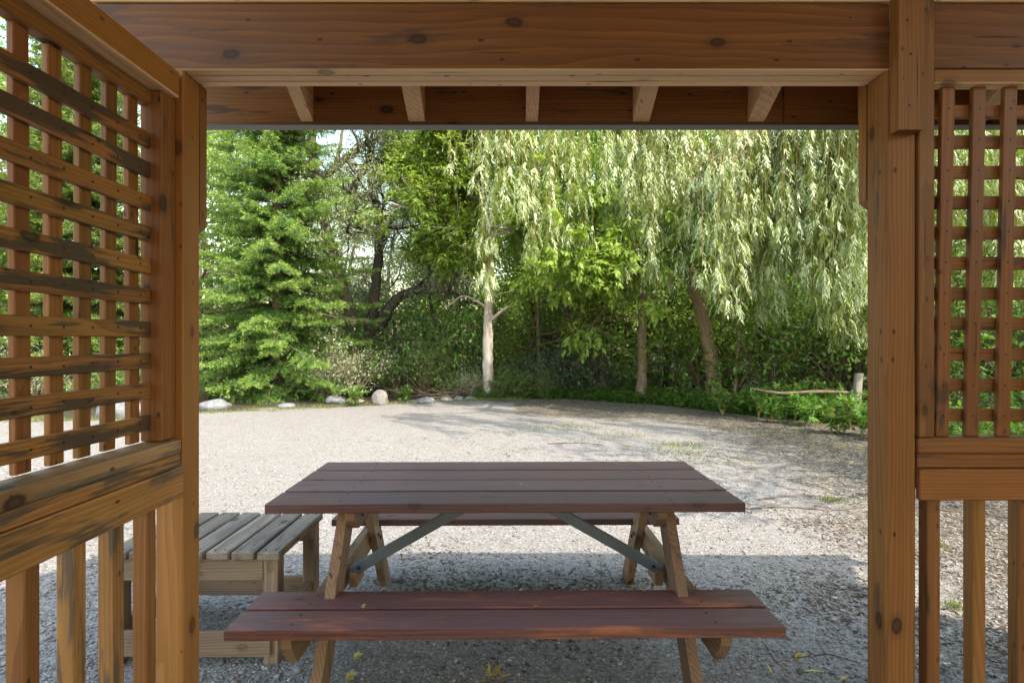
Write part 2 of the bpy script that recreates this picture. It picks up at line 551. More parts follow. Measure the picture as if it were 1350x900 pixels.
# hanger boards on the outer side of the posts, under the beam, with clipped feet
for (xa, xb, zb, sg) in ((XL0, XL1, 1.68, 1), (XR0, XR1, 1.755, -1)):
    b = MB()
    w = xb - xa
    prof = [(0, zb + 0.03), (w * 0.4, zb), (w, zb + 0.0), (w, ZB - 0.002), (0, ZB - 0.002)] if sg < 0 else [(0, zb), (w * 0.6, zb), (w, zb + 0.03), (w, ZB - 0.002), (0, ZB - 0.002)]
    yy = YF + (0.087 if sg > 0 else 0.091) + 0.019
    b.prism(prof, (xa, yy, 0), (1, 0, 0), (0, 0, 1), 0.037, grain='y', r=0.35)
    b.build('hanger_board', M['cedar'], gz)
# front beam of three plies, and its neighbour to the right
for i in range(3):
    b = MB()
    b.box(-1.22, 1.092, YF + 0.001 + i * 0.0365, YF + 0.0355 + i * 0.0365, ZB, ZB + 0.192, 'x', 0.0035, r=0.25 + 0.2 * i, under=1)
    b.build('beam', [M['cedar_red'], M['rafter_wood']], gz)  # pale underside colour stands in for light bounced up from the gravel
b = MB(); b.box(1.218, 3.25, YF + 0.004, YF + 0.104, ZB + 0.004, ZB + 0.194, 'x', 0.004, r=0.1); b.build('beam', M['cedar_red'], gz)
b = MB(); b.box(-1.22, 3.25, YF + 0.0, YF + 0.10, ZB + 0.198, ZB + 0.232, 'x', 0.003, r=0.8); b.build('top_plate', M['rafter_wood'], gz)
# vertical splice board on the right post
b = MB(); b.prism([(1.091, 1.952), (1.161, 1.952), (1.161, 2.42), (1.091, 2.42)], (0, YF - 0.0195, 0), (1, 0, 0), (0, 0, 1), 0.038, grain='y', r=0.6)
for (x, z) in ((1.115, 2.26), (1.125, 2.165), (1.12, 2.02)): b.disc((x, YF - 0.0387, z), (0, -1, 0), 0.0038)
b.build('splice_board', [M['cedar_dark'], M['nail']], gz)

# ---- rafters: underside passes the fascia at z 2.15 and climbs toward the ridge over the camera
SL = 0.5
FY, FZ = 2.05, 2.146
RIDGE_Y = -0.30
def raf_z(y): return FZ + 0.006 + (FY - y) * SL
rx = [-0.743, -0.345, 0.072, 0.468, 0.885, 1.285, 1.69, 2.10, 2.50, 2.90, 3.28]
for i, x in enumerate(rx):
    b = MB()
    wid = 0.044 if i in (0, 2) else 0.060
    y0 = RIDGE_Y
    prof = [(FY - 0.002, raf_z(FY)), (y0, raf_z(y0)), (y0, raf_z(y0) + 0.13), (FY - 0.002, raf_z(FY) + 0.13)]
    b.prism(prof, (x, 0, 0), (0, 1, 0), (0, 0, 1), wid, r=0.45 + 0.1 * RND.random())
    b.build('rafter', M['rafter_wood'], gz)
for x in rx[::2]:
    b = MB()
    prof = [(RIDGE_Y - 0.002, raf_z(RIDGE_Y)), (-2.65, raf_z(FY)), (-2.65, raf_z(FY) + 0.13), (RIDGE_Y - 0.002, raf_z(RIDGE_Y) + 0.13)]
    b.prism(prof, (x, 0, 0), (0, 1, 0), (0, 0, 1), 0.05)
    b.build('rafter', M['rafter_wood'], gz)
# fascia
b = MB()
b.box(-1.25, 0.985, FY, FY + 0.038, FZ, FZ + 0.15, 'x', 0.003, r=0.35)
b.box(0.989, 3.45, FY, FY + 0.038, FZ, FZ + 0.15, 'x', 0.003, r=0.5)
b.build('fascia', M['cedar'], gz)
b = MB(); b.box(-1.25, 3.45, FY - 0.004, FY + 0.046, FZ - 0.007, FZ - 0.001, 'x', 0.001); b.build('drip_edge', M['drip'], gz)
b = MB(); b.box(-1.25, 3.45, -2.69, -2.652, FZ, FZ + 0.15, 'x', 0.003); b.build('fascia', M['cedar_red'], gz)
# roof deck and shingles (two slopes)
for sgn in (1, -1):
    b = MB()
    ye = FY + 0.07 if sgn > 0 else -2.72
    ze = raf_z(FY) + 0.135 - 0.07 * SL
    zr = raf_z(RIDGE_Y) + 0.135
    n = 14
    for k in range(n):
        ta, tb = k / n, (k + 0.97) / n
        pa = (ye + (RIDGE_Y - ye) * ta, ze + (zr - ze) * ta)
        pb = (ye + (RIDGE_Y - ye) * tb, ze + (zr - ze) * tb)
        cy, cz = (pa[0] + pb[0]) / 2, (pa[1] + pb[1]) / 2 + 0.011
        wv = (0, pb[0] - pa[0], pb[1] - pa[1])
        b.beam((-1.25, cy, cz), (3.45, cy, cz), math.hypot(wv[1], wv[2]), 0.018, wv, 0.001)
    b.build('roof_deck', M['rafter_wood'], gz)
    b = MB()
    cy, cz = (ye + RIDGE_Y) / 2, (ze + zr) / 2 + 0.033
    wv = (0, RIDGE_Y - ye, zr - ze)
    b.beam((-1.27, cy, cz), (3.47, cy, cz), math.hypot(wv[1], wv[2]) + 0.02, 0.012, wv, 0.001)
    b.build('roof_shingles', M['shingle'], gz)
# beams carrying the back and the sides
b = MB(); b.box(-1.2, 3.25, -2.2, -2.1, ZB, ZB + 0.19, 'x', 0.004); b.build('beam', M['cedar'], gz)

# added, unseen wall at the right end; blocks sun from the lattice
for (n_, fx) in ((29, 3.2),):
    b = MB()
    for k in range(n_):
        if fx is None: b.box(-1.02 + k * 0.1245, -1.02 + k * 0.1245 + 0.122, -2.28, -2.262, 0.03, 1.05, 'z', 0.002)
        else: b.box(fx, fx + 0.018, -2.08 + k * 0.1245, -2.08 + k * 0.1245 + 0.122, 0.03, ZB + 0.15, 'z', 0.002)
    b.build('sun_block_wall', M['cedar'], gz)

# ---- left wall: lattice over a railing
lw = empty('lattice_wall', (0, 0, 0), parent=gz)
lw['label'] = 'left lattice wall with grey weathered blotches on its slats'
YA = -1.9
b = MB(); b.box(-1.030, -0.954, YA, 1.622, 2.052, 2.1275, 'y', 0.004, r=0.75, under=1); b.build('top_rail', [M['cedar_gold'], M['rafter_wood']], lw)  # underside painted paler, as if lit from the ground
b = MB(); b.box(-1.032, -1.000, YA, 1.60, 2.008, 2.049, 'y', 0.002, r=0.4); b.build('lattice_rail', M['cedar'], lw)
b = MB(); b.box(-1.030, -0.970, 1.562, 1.628, 1.078, 2.05, 'z', 0.003, r=0.3); b.build('stile', M['cedar'], lw)
for k in range(10):
    b = MB()
    z = CAMZ + 0.557 - 0.0869 * k + RND.uniform(-0.003, 0.003)
    tilt = RND.uniform(-0.008, 0.008)
    b.beam((-1.0075, YA, z - tilt), (-1.0075, 1.60, z), 0.0425, 0.015, (0, 0, 1), 0.002)
    for q in range(12):
        yy = 1.605 - 0.0865 * q
        b.disc((-1.0, yy, z - tilt * (1.6 - yy) / 3.5 + RND.uniform(-0.004, 0.004)), (1, 0, 0), 0.0036)
    b.build('slat', [M['cedar_worn'], M['nail']], lw)
for k in range(34):
    y = 1.605 - 0.0865 * k
    if y < YA + 0.05: break
    b = MB()
    lean = RND.uniform(-0.004, 0.004)
    b.beam((-1.0245, y + lean, 1.080), (-1.0245, y - lean, 2.045), 0.039, 0.016, (0, 1, 0), 0.002)
    b.build('slat', M['cedar'], lw)
b = MB(); b.box(-1.034, -0.945, YA, 1.615, 1.037, 1.075, 'y', 0.004, r=0.6); b.build('cap_rail', M['cedar_cap'], lw)
b = MB(); b.box(-1.025, -0.9475, YA, 1.613, 1.000, 1.0355, 'y', 0.003, r=0.7); b.build('rail', M['cedar_rail'], lw)
b = MB(); b.box(-0.958, -0.940, YA, 1.617, 0.912, 0.9985, 'y', 0.003, r=0.75); b.build('rail', M['cedar_rail'], lw)
b = MB(); b.box(-0.958, -0.940, YA, 1.617, 0.02, 0.10, 'y', 0.003, r=0.5); b.build('rail', M['cedar_rail'], lw)
for k in range(26):
    y = 1.485 - 0.1245 * k
    if y < YA + 0.05: break
    b = MB(); b.box(-1.000, -0.960, y, y + 0.038, 0.03, 0.998, 'z', 0.003)
    b.build('baluster', M['cedar_rail'] if k % 3 else M['cedar'], lw)

# ---- right wall
rw = empty('lattice_wall', (0, 0, 0), parent=gz)
rw['label'] = 'clean right lattice wall beside the thick post'
XE = 3.05
b = MB(); b.box(1.1705, 1.2155, YF - 0.008, YF + 0.05, 1.079, 2.42, 'z', 0.003, r=0.35); b.build('stile', M['cedar_dark'], rw)
b = MB(); b.box(1.218, XE, YF, YF + 0.045, 2.1005, 2.1405, 'x', 0.003, r=0.5, under=1); b.build('top_rail', [M['cedar_dark'], M['rafter_wood']], rw)  # paler bottom face imitates light from below
for k in range(11):
    z = CAMZ + 0.681 - 0.0899 * k
    b = MB(); b.box(1.2165, XE, YF + 0.041, YF + 0.056, z - 0.019, z + 0.019, 'x', 0.002); b.build('slat', M['cedar_dark'], rw)
for k in range(20):
    x0 = 1.2795 + 0.0915 * k
    if x0 > XE - 0.05: break
    b = MB()
    ln = RND.uniform(0.018, 0.026)
    b.beam((x0 - ln, YF + 0.030, 1.077), (x0 + RND.uniform(-0.002, 0.002), YF + 0.030, 2.1), 0.0385, 0.016, (1, 0, 0), 0.002)
    for q in range(11): b.disc((x0 - ln * (1 - (CAMZ + 0.681 - 0.0899 * q - 1.077)), YF + 0.022, CAMZ + 0.681 - 0.0899 * q), (0, -1, 0), 0.003)
    b.build('slat', [M['cedar_dark'], M['nail']], rw)
b = MB(); b.box(1.1705, XE, YF - 0.006, YF + 0.06, 1.032, 1.0765, 'x', 0.004, r=0.45); b.build('cap_rail', M['cedar_dark'], rw)
b = MB(); b.box(1.1705, XE, YF - 0.003, YF + 0.055, 0.9905, 1.0305, 'x', 0.003, r=0.55); b.build('rail', M['cedar_dark'], rw)
b = MB(); b.box(1.1705, XE, YF - 0.012, YF + 0.008, 0.899, 0.9885, 'x', 0.003, r=0.7); b.build('rail', M['cedar'], rw)
b = MB(); b.box(1.1705, XE, YF - 0.012, YF + 0.008, 0.02, 0.10, 'x', 0.003, r=0.5); b.build('rail', M['cedar'], rw)
b = MB(); b.box(1.1710, XE, YF + 0.0095, YF + 0.0105, 0.93, 1.029, 'x', 0.0003); b.build('gap_light_stop', M['cedar_dark'], rw)  # thin strip added to stop light slivers through the rail gap
for k in range(14):
    x = 1.208 + 0.1325 * k
    b = MB(); b.box(x, x + 0.0385, YF + 0.011, YF + 0.05, 0.03, 0.99, 'z', 0.003); b.build('baluster', M['cedar_dark'], rw)

# ------------------------------------------------------------------ PICNIC TABLE
pt = empty('picnic_table', (-0.024, 2.52, 0), 0.012)
tag(pt, 'dark red-brown picnic table with attached benches in front of the gazebo opening', 'picnic table')
b = MB()
for k in range(4):
    y = -0.370 + k * 0.1915
    b.box(-0.917 + RND.uniform(-0.002, 0.002), 0.917 + RND.uniform(-0.002, 0.002), y, y + 0.1720, 0.702 + 0.001 * (k % 2), 0.738 + 0.001 * (k % 2), 'x', 0.0025)
    for sx in (-0.645, 0.645):
        for dy in (0.04, 0.14): b.disc((sx + RND.uniform(-0.01, 0.01), y + dy, 0.738 + 0.001 * (k % 2)), (0, 0, 1), 0.005)
b.build('tabletop', [M['table_stain'], M['nail']], pt)
for (y0, mat) in ((-0.682, 'bench_stain'), (0.455, 'table_stain')):
    b = MB()
    for k in range(2):
        y = y0 + k * 0.146
        b.box(-0.917 + RND.uniform(-0.003, 0.003), 0.917 + RND.uniform(-0.003, 0.003), y, y + 0.1335, 0.385 + 0.002 * k, 0.420 + 0.002 * k, 'x', 0.0025)
        for sx in (-0.70, 0.70):
            for dy in (0.035, 0.1): b.disc((sx + RND.uniform(-0.015, 0.015), y + dy, 0.420 + 0.002 * k), (0, 0, 1), 0.005)
    b.build('bench_seat', [M[mat], M['nail']], pt)
for sx in (-1, 1):
    for (sy, xo) in ((-1, 0.645), (1, 0.688)):
        b = MB()
        foot, top = sy * 0.685, sy * 0.215
        # broad board leaning outwards to its foot, cut level at both ends
        prof = [(foot - 0.062, 0.0), (foot + 0.062, 0.0), (top + 0.062, 0.700), (top - 0.062, 0.700)]
        b.prism(prof, (sx * xo, 0, 0), (0, 1, 0), (0, 0, 1), 0.038, grain='y')
        for q in (-0.025, 0.025):
            yq = sy * 0.455 + q
            for fx in (-1, 1): b.disc((sx * xo + fx * 0.0192, yq, 0.335 + q * sy * -0.6), (fx, 0, 0), 0.010, h=0.006)
        b.build('leg', [M['leg_wood'], M['nail']], pt)
    # bench bearer and top cleat
    b = MB()
    xb = sx * (0.645 + 0.039)
    b.prism([(-0.665, 0.384), (-0.655, 0.345), (-0.60, 0.27), (0.66, 0.27), (0.71, 0.345), (0.72, 0.384)], (sx * 0.7275 if False else sx * 0.7265, 0, 0), (0, 1, 0), (0, 0, 1), 0.036)
    b.build('bench_bearer', M['leg_wood'], pt)
    b = MB()
    b.prism([(-0.345, 0.701), (-0.335, 0.665), (-0.27, 0.615), (0.27, 0.615), (0.335, 0.665), (0.345, 0.701)], (sx * 0.606, 0, 0), (0, 1, 0), (0, 0, 1), 0.037)
    b.disc((sx * 0.587, -0.22, 0.655), (-sx, 0, 0), 0.009, h=0.006)
    b.build('cleat', [M['leg_wood'], M['nail']], pt)
    # steel angle brace from the bearer up to the top
    b = MB()
    p0, p1 = Vector((sx * 0.675, -0.05, 0.352)), Vector((sx * 0.07, -0.05, 0.695))
    b.beam(p0, p1, 0.044, 0.005, (0, 0, 1), 0.001)
    pa = p0 + Vector((0, 0.022, 0.019)); pb = p1 + Vector((0, 0.022, 0.019))
    b.beam(pa, pb, 0.038, 0.005, (0, 1, 0), 0.001)
    b.disc(p0 + Vector((-sx * 0.03, -0.003, 0.018)), (0, -1, 0), 0.009, h=0.007)
    b.build('brace', [M['steel'], M['nail']], pt)
    b = MB()
    b.box(sx * 0.667 - 0.018, sx * 0.667 + 0.018, -0.06, 0.06, 0.288, 0.35, 'y', 0.003)
    b.build('brace_block', M['leg_wood'], pt)

# ------------------------------------------------------------------ LOW SLATTED TABLE
lt = empty('low_table', (-1.34, 2.62, 0), 0.0)
tag(lt, 'low weathered grey slatted table beside the picnic table', 'table')
b = MB()
for k in range(7):
    x = 0.374 - 0.092 - k * 0.1065
    b.box(x, x + 0.092, -0.28 + RND.uniform(-0.006, 0.004), 0.27 + RND.uniform(-0.004, 0.004), 0.447, 0.482 + RND.uniform(-0.001, 0.001), 'y', 0.005)
    for yy in (-0.245, 0.235):
        for dx in (0.025, 0.067): b.disc((x + dx, yy + RND.uniform(-0.008, 0.008), 0.482), (0, 0, 1), 0.005)
b.build('tabletop', [M['grey_wood'], M['nail']], lt)
for sx in (-1, 1):
    for sy in (-1, 1):
        b = MB()
        x0 = sx * 0.328
        y0 = sy * 0.235
        b.box(x0 - 0.031, x0 + 0.031, y0 - 0.02 - 0.025 * (sy > 0), y0 + 0.02 + 0.025 * (sy < 0), -0.01, 0.4465, 'z', 0.004)
        b.build('leg', M['grey_side'], lt)
for sy in (-1, 1):
    b = MB(); b.box(-0.295, 0.295, sy * 0.235 - 0.019, sy * 0.235 + 0.019, 0.352, 0.4455, 'x', 0.003); b.build('apron', M['grey_side'], lt)
    b = MB()
    if sy < 0: b.box(-0.37, 0.335, -0.277, -0.257, 0.045, 0.152, 'x', 0.003)
    else: b.box(-0.295, 0.295, 0.216, 0.254, 0.08, 0.168, 'x', 0.003)
    b.build('stretcher', M['grey_side'], lt)
for sx in (-1, 1):
    b = MB(); b.box(sx * 0.328 - 0.019, sx * 0.328 + 0.019, -0.205, 0.185, 0.075, 0.165, 'y', 0.003); b.build('stretcher', M['grey_side'], lt)

# ------------------------------------------------------------------ GROUND
EDGE = np.array([(-40, 9.0), (-8.6, 9.6), (-6.3, 10.2), (-5.9, 10.8), (-4.7, 11.2), (-3.9, 11.9), (-2.9, 12.3), (-2.0, 12.8), (-0.6, 13.15), (1.35, 13.3),
                 (2.9, 12.2), (3.9, 10.9), (5.0, 9.9), (5.6, 8.9), (6.6, 8.0), (8.5, 6.8), (12, 5.5), (40, 4.0)])
def edge_y(x): return np.interp(x, EDGE[:, 0], EDGE[:, 1])


def vnoise(x, y, seed, scale):
    rg = np.random.default_rng(seed)
    tab = rg.random((256, 256))
    x = x / scale; y = y / scale
    xi = np.floor(x).astype(int); yi = np.floor(y).astype(int)
    fx = x - xi; fy = y - yi
    fx = fx * fx * (3 - 2 * fx); fy = fy * fy * (3 - 2 * fy)
    a = tab[xi % 256, yi % 256]; b_ = tab[(xi + 1) % 256, yi % 256]; c = tab[xi % 256, (yi + 1) % 256]; d = tab[(xi + 1) % 256, (yi + 1) % 256]
    return (a * (1 - fx) + b_ * fx) * (1 - fy) + (c * (1 - fx) + d * fx) * fy


def ground_z(x, y):
    return (vnoise(x, y, 3, 1.7) - 0.5) * 0.035 * np.clip((y - 1.2) / 4, 0.25, 1) + (vnoise(x, y, 4, 0.4) - 0.5) * 0.009


def zone(x, y):
    e = edge_y(x) + (vnoise(x, y, 9, 0.8) - 0.5) * 0.7
    soil = np.clip((y - e + 0.15) / 0.45, 0, 1)
    d = e - y
    lit = np.clip(1 - d / np.where(x > 0, 3.6, 0.9), 0, 1) ** 0.7 * np.clip((x + 1.8) / 2.5, 0.12, 1)
    right = np.clip((x - 1.0 - 0.12 * y) / 2.2, 0, 1) * 0.62
    return soil, np.maximum(lit, right)


xs = np.concatenate([np.linspace(-300, -14, 24)[:-1], np.linspace(-14, 14, 281), np.linspace(14, 300, 24)[1:]])
ys = np.concatenate([np.linspace(-200, -3, 20)[:-1], np.linspace(-3, 20, 261), np.linspace(20, 400, 30)[1:]])
XX, YY = np.meshgrid(xs, ys)
ZZ = ground_z(XX, YY)
soil, lit = zone(XX, YY)
nx, ny = len(xs), len(ys)
i = (np.arange(ny - 1)[:, None] * nx + np.arange(nx - 1)[None]).ravel()
F = np.stack([i, i + 1, i + nx + 1, i + nx], 1)

m, nt, out = new_mat('gravel_ground')
g = G(nt)
pos = g.node('NewGeometry').outputs['Position']
cell = g.voro(pos, 75.0, out='Color')
dist = g.voro(pos, 75.0, out='Distance')
cell2 = g.voro(g.vadd(pos, (3.3, 1.7, 0)), 140.0, out='Color')
sep = g.node('SeparateColor'); g.put(sep.inputs[0], cell)
sep2 = g.node('SeparateColor'); g.put(sep2.inputs[0], cell2)
grav = g.ramp(sep.outputs[0], [(0.0, (0.125, 0.107, 0.093)), (0.22, (0.18, 0.162, 0.145)), (0.6, (0.225, 0.205, 0.184)), (0.85, (0.26, 0.242, 0.222)), (1.0, (0.34, 0.328, 0.308))])
grav = g.mix(g.math('MULTIPLY', g.step(sep2.outputs[1], 0.55, 0.62), 0.55), grav, g.ramp(sep2.outputs[0], [(0, (0.16, 0.135, 0.11)), (1, (0.34, 0.315, 0.285))]))
big = g.noise(pos, 0.55, 5.0, 0.6)
grav = g.mix(g.math('MULTIPLY', g.step(big, 0.45, 0.72), 0.4), grav, (0.20, 0.175, 0.148))
bits = g.noise(pos, 26.0, 4.0, 0.7)
grav = g.mix(g.math('MULTIPLY', g.step(bits, 0.60, 0.70), 0.35), grav, (0.16, 0.12, 0.085))
mids = g.noise(pos, 5.5, 6.0, 0.72)
grav = g.mix(g.math('MULTIPLY', g.step(mids, 0.50, 0.68), 0.42), grav, (0.165, 0.135, 0.108))
sp2 = g.noise(pos, 13.0, 5.0, 0.8)
grav = g.mix(g.math('MULTIPLY', g.step(sp2, 0.57, 0.66), 0.45), grav, (0.13, 0.105, 0.08))
lc = g.voro(g.vmul(pos, (1, 1.0, 1)), 42.0, out='Color')
sl = g.node('SeparateColor'); g.put(sl.inputs[0], lc)
litter = g.ramp(sl.outputs[0], [(0, (0.040, 0.030, 0.022)), (0.4, (0.085, 0.066, 0.048)), (0.75, (0.14, 0.115, 0.085)), (1.0, (0.25, 0.22, 0.175))])
ln = g.noise(pos, 2.3, 6.0, 0.68)
lmask = g.step(g.math('ADD', g.math('MULTIPLY', g.attr('litter'), 0.85), g.math('MULTIPLY', ln, 0.85)), 0.55, 0.85)
c = g.mix(g.math('MULTIPLY', lmask, 0.92), grav, litter)
gn = g.noise(g.vadd(pos, (9, 4, 0)), 1.3, 5.0, 0.7)
c = g.mix(g.math('MULTIPLY', g.math('MULTIPLY', g.step(gn, 0.60, 0.72), g.step(g.attr('litter'), 0.05, 0.5)), 0.45), c, (0.10, 0.135, 0.04))
soilc = g.mix(g.noise(pos, 7.0, 5.0, 0.6), (0.03, 0.024, 0.015), (0.075, 0.062, 0.035))
c = g.mix(g.attr('soil'), c, soilc)
bs = g.node('BsdfPrincipled')
g.put(bs.inputs['Base Color'], c)
bs.inputs['Roughness'].default_value = 0.9
bs.inputs['Specular IOR Level'].default_value = 0.15
hh = g.math('ADD', g.math('MULTIPLY', g.math('SUBTRACT', 0.7, dist), 0.8), g.math('MULTIPLY', bits, 0.5))
g.put(bs.inputs['Normal'], g.bump(hh, 0.9, 0.010))
nt.links.new(bs.outputs[0], out.inputs[0])
gr = np_mesh('ground', np.stack([XX, YY, ZZ], -1).reshape(-1, 3), F, m, {'soil': soil.ravel(), 'litter': lit.ravel()}, True)
tag(gr, 'pale gravel clearing with leaf litter to the right', 'ground', kind='structure')

rng = np.random.default_rng(11)
# loose stones lying on the near gravel: uncountable
N = 42000
d = 1.5 * (7.5 / 1.5) ** rng.random(N)
x = rng.uniform(-0.95, 0.95, N) * d
sz = rng.lognormal(math.log(0.0062), 0.42, N).clip(0.003, 0.024)
octv = np.array([(1, 0, 0), (-1, 0, 0), (0, 1, 0), (0, -1, 0), (0, 0, 1), (0, 0, -1)], float)
octf = np.array([(0, 2, 4), (2, 1, 4), (1, 3, 4), (3, 0, 4), (2, 0, 5), (1, 2, 5), (3, 1, 5), (0, 3, 5)])
a = rng.uniform(0, 6.28, N)
V = octv[None] * (sz[:, None, None] * rng.uniform(0.55, 1.25, (N, 6, 1))) * np.array([1, 1, 0.62])
ca, sa = np.cos(a)[:, None], np.sin(a)[:, None]
V = np.stack([V[..., 0] * ca - V[..., 1] * sa, V[..., 0] * sa + V[..., 1] * ca, V[..., 2]], -1)
V += np.stack([x, d, ground_z(x, d) + sz * 0.22], -1)[:, None, :]
F = (octf[None] + (np.arange(N) * 6)[:, None, None]).reshape(-1, 3)
m, nt, out = new_mat('gravel_stone')
g = G(nt)
bs = g.node('BsdfPrincipled')
g.put(bs.inputs['Base Color'], g.ramp(g.attr('rnd'), [(0, (0.12, 0.10, 0.086)), (0.3, (0.19, 0.17, 0.15)), (0.8, (0.26, 0.237, 0.213)), (1, (0.37, 0.352, 0.328))]))
bs.inputs['Roughness'].default_value = 0.85
nt.links.new(bs.outputs[0], out.inputs[0])
st = np_mesh('gravel_stones', V.reshape(-1, 3), F, m, {'rnd': np.repeat(rng.random(N), 6)})
tag(st, 'small loose grey and cream stones over the gravel', 'gravel', kind='stuff')

# fallen leaf flakes
def litter_leaves(N, seed, x_rng, d_rng, thr, size):
    rg = np.random.default_rng(seed)
    d = d_rng[0] * (d_rng[1] / d_rng[0]) ** rg.random(N)
    x = rg.uniform(x_rng[0], x_rng[1], N) * d
    s_, l_ = zone(x, d)
    keep = rg.random(N) < np.clip((l_ * 0.8 + vnoise(x, d, 21, 0.6) * 0.8 - 0.45) * 2 + thr, 0, 1)
    x, d = x[keep], d[keep]
    n = len(x)
    p = np.stack([x, d, ground_z(x, d) + 0.006], -1)
    aa = rg.uniform(0, 6.28, n)
    dd = np.stack([np.cos(aa), np.sin(aa), rg.normal(0.03, 0.12, n)], -1)
    up = np.array([0, 0, 1.0]) + rg.normal(0, 0.18, (n, 3))
    return p, dd, np.cross(dd, up), size * rg.uniform(0.5, 1.4, n), rg.random(n)
lv = Leaves()
p, dd, sd, ll, rr = litter_leaves(60000, 31, (-0.2, 0.95), (1.6, 13.5), 0.0, 0.034)
lv.add(p, dd, sd, ll, ll * 0.38, rr)
p, dd, sd, ll, rr = litter_leaves(2600, 32, (-0.95, 0.95), (1.6, 6), 0.2, 0.024)
lv.add(p, dd, sd, ll, ll * 0.3, rr)
M['litter'] = leaf_mat('dry_leaf', [(0, (0.04, 0.028, 0.02)), (0.45, (0.095, 0.068, 0.045)), (0.8, (0.17, 0.128, 0.085)), (1, (0.33, 0.275, 0.19))], trans=0.1, rough=0.7, spec=0.2)
p, dd, sd, ll, rr = litter_leaves(22000, 33, (-0.95, 0.6), (2.2, 13.5), 0.12, 0.03)
lv.add(p, dd, sd, ll, ll * 0.3, rr)
o = lv.build('leaf_litter', M['litter'])
tag(o, 'dry brown leaf litter strewn over the right of the clearing', 'leaf litter', kind='stuff')

# grass tufts in the clearing and along its edge
lv = Leaves()
rng = np.random.default_rng(15)
def tuft(cx, cy, rad, n, h):
    x = cx + rng.normal(0, rad, n); y = cy + rng.normal(0, rad * 0.6, n)
    p = np.stack([x, y, ground_z(x, y)], -1)
    dd = np.array([0, 0, 1.0]) + rng.normal(0, 0.45, (n, 3)); dd[:, 2] = np.abs(dd[:, 2])
    lv.add(p, dd, rng.normal(0, 1, (n, 3)), h * rng.uniform(0.5, 1.3, n), 0.006, rng.random(n), fold=0.15, wide=0.3)
for (px, py, rad, n, h) in ((745, 563, 0.35, 420, 0.05), (900, 588, 0.22, 420, 0.05), (905, 597, 0.25, 300, 0.05), (1098, 661, 0.07, 160, 0.04), (820, 572, 0.3, 200, 0.045),
                            (1080, 560, 0.3, 200, 0.06), (1120, 590, 0.3, 200, 0.06), (1232, 720, 0.05, 90, 0.04), (1260, 800, 0.04, 60, 0.05), (960, 610, 0.3, 160, 0.04), (1010, 570, 0.4, 260, 0.05),
                            (780, 580, 0.3, 120, 0.04), (1190, 700, 0.1, 100, 0.04), (735, 818, 0.05, 20, 0.03)):
    dpt = CAMZ * FPX / (py - 450)
    q = P(px, py, dpt)
    tuft(q[0], q[1], rad, n, h)
for k in range(260):
    x = rng.uniform(-9.5, 0.3)
    tuft(x, edge_y(x) + rng.normal(-0.12, 0.12), 0.09, 26, 0.075)
M['grass'] = leaf_mat('grass_blade', [(0, (0.09, 0.13, 0.03)), (0.6, (0.15, 0.19, 0.05)), (1, (0.28, 0.27, 0.11))], trans=0.3)
o = lv.build('grass_tufts', M['grass'])
tag(o, 'sparse short green grass in the gravel and along its far edge', 'grass', kind='stuff')

# ------------------------------------------------------------------ VEGETATION
M['bark_grey'] = bark_mat('bark_grey', (0.30, 0.26, 0.22), (0.12, 0.10, 0.08))
M['bark_pale'] = bark_mat('bark_pale', (0.58, 0.50, 0.43), (0.30, 0.235, 0.19))
M['bark_dark'] = bark_mat('bark_dark', (0.10, 0.08, 0.062), (0.032, 0.025, 0.02))
M['bark_brown'] = bark_mat('bark_brown', (0.23, 0.165, 0.115), (0.10, 0.066, 0.045))
M['bark_tan'] = bark_mat('bark_tan', (0.36, 0.26, 0.16), (0.17, 0.115, 0.068))
M['bark_olive'] = bark_mat('bark_olive', (0.22, 0.19, 0.125), (0.09, 0.078, 0.05))
M['twig'] = bark_mat('twig_bark', (0.46, 0.36, 0.11), (0.26, 0.19, 0.065), 3)
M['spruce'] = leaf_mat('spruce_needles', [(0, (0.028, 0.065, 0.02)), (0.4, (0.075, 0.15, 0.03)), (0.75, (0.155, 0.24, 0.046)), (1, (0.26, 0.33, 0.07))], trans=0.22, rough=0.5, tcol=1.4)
M['willow'] = leaf_mat('willow_leaf', [(0, (0.13, 0.20, 0.035)), (0.5, (0.25, 0.335, 0.075)), (1, (0.42, 0.48, 0.17))], under=(0.47, 0.52, 0.29), under_amt=0.8, trans=0.3, rough=0.36, spec=0.65)
M['maple'] = leaf_mat('box_elder_leaf', [(0, (0.12, 0.20, 0.03)), (0.5, (0.23, 0.32, 0.055)), (1, (0.36, 0.43, 0.09))], trans=0.4, rough=0.42)
M['ash'] = leaf_mat('ash_leaf', [(0, (0.085, 0.15, 0.022)), (0.5, (0.17, 0.25, 0.042)), (1, (0.30, 0.36, 0.075))], trans=0.4, rough=0.42)
M['olive_leaf'] = leaf_mat('olive_leaf', [(0, (0.10, 0.13, 0.055)), (0.5, (0.19, 0.225, 0.10)), (1, (0.31, 0.34, 0.18))], under=(0.36, 0.38, 0.26), under_amt=0.6, trans=0.3, rough=0.45)
M['deep_leaf'] = leaf_mat('deep_green_leaf', [(0, (0.07, 0.15, 0.03)), (0.5, (0.14, 0.25, 0.05)), (1, (0.24, 0.35, 0.08))], trans=0.4, rough=0.42)
M['herb'] = leaf_mat('herb_leaf', [(0, (0.06, 0.13, 0.025)), (0.6, (0.11, 0.205, 0.038)), (1, (0.17, 0.27, 0.055))], trans=0.4, rough=0.45)
M['blue_leaf'] = leaf_mat('blue_green_leaf', [(0, (0.03, 0.065, 0.04)), (0.6, (0.055, 0.10, 0.062)), (1, (0.11, 0.16, 0.10))], trans=0.3, rough=0.45)


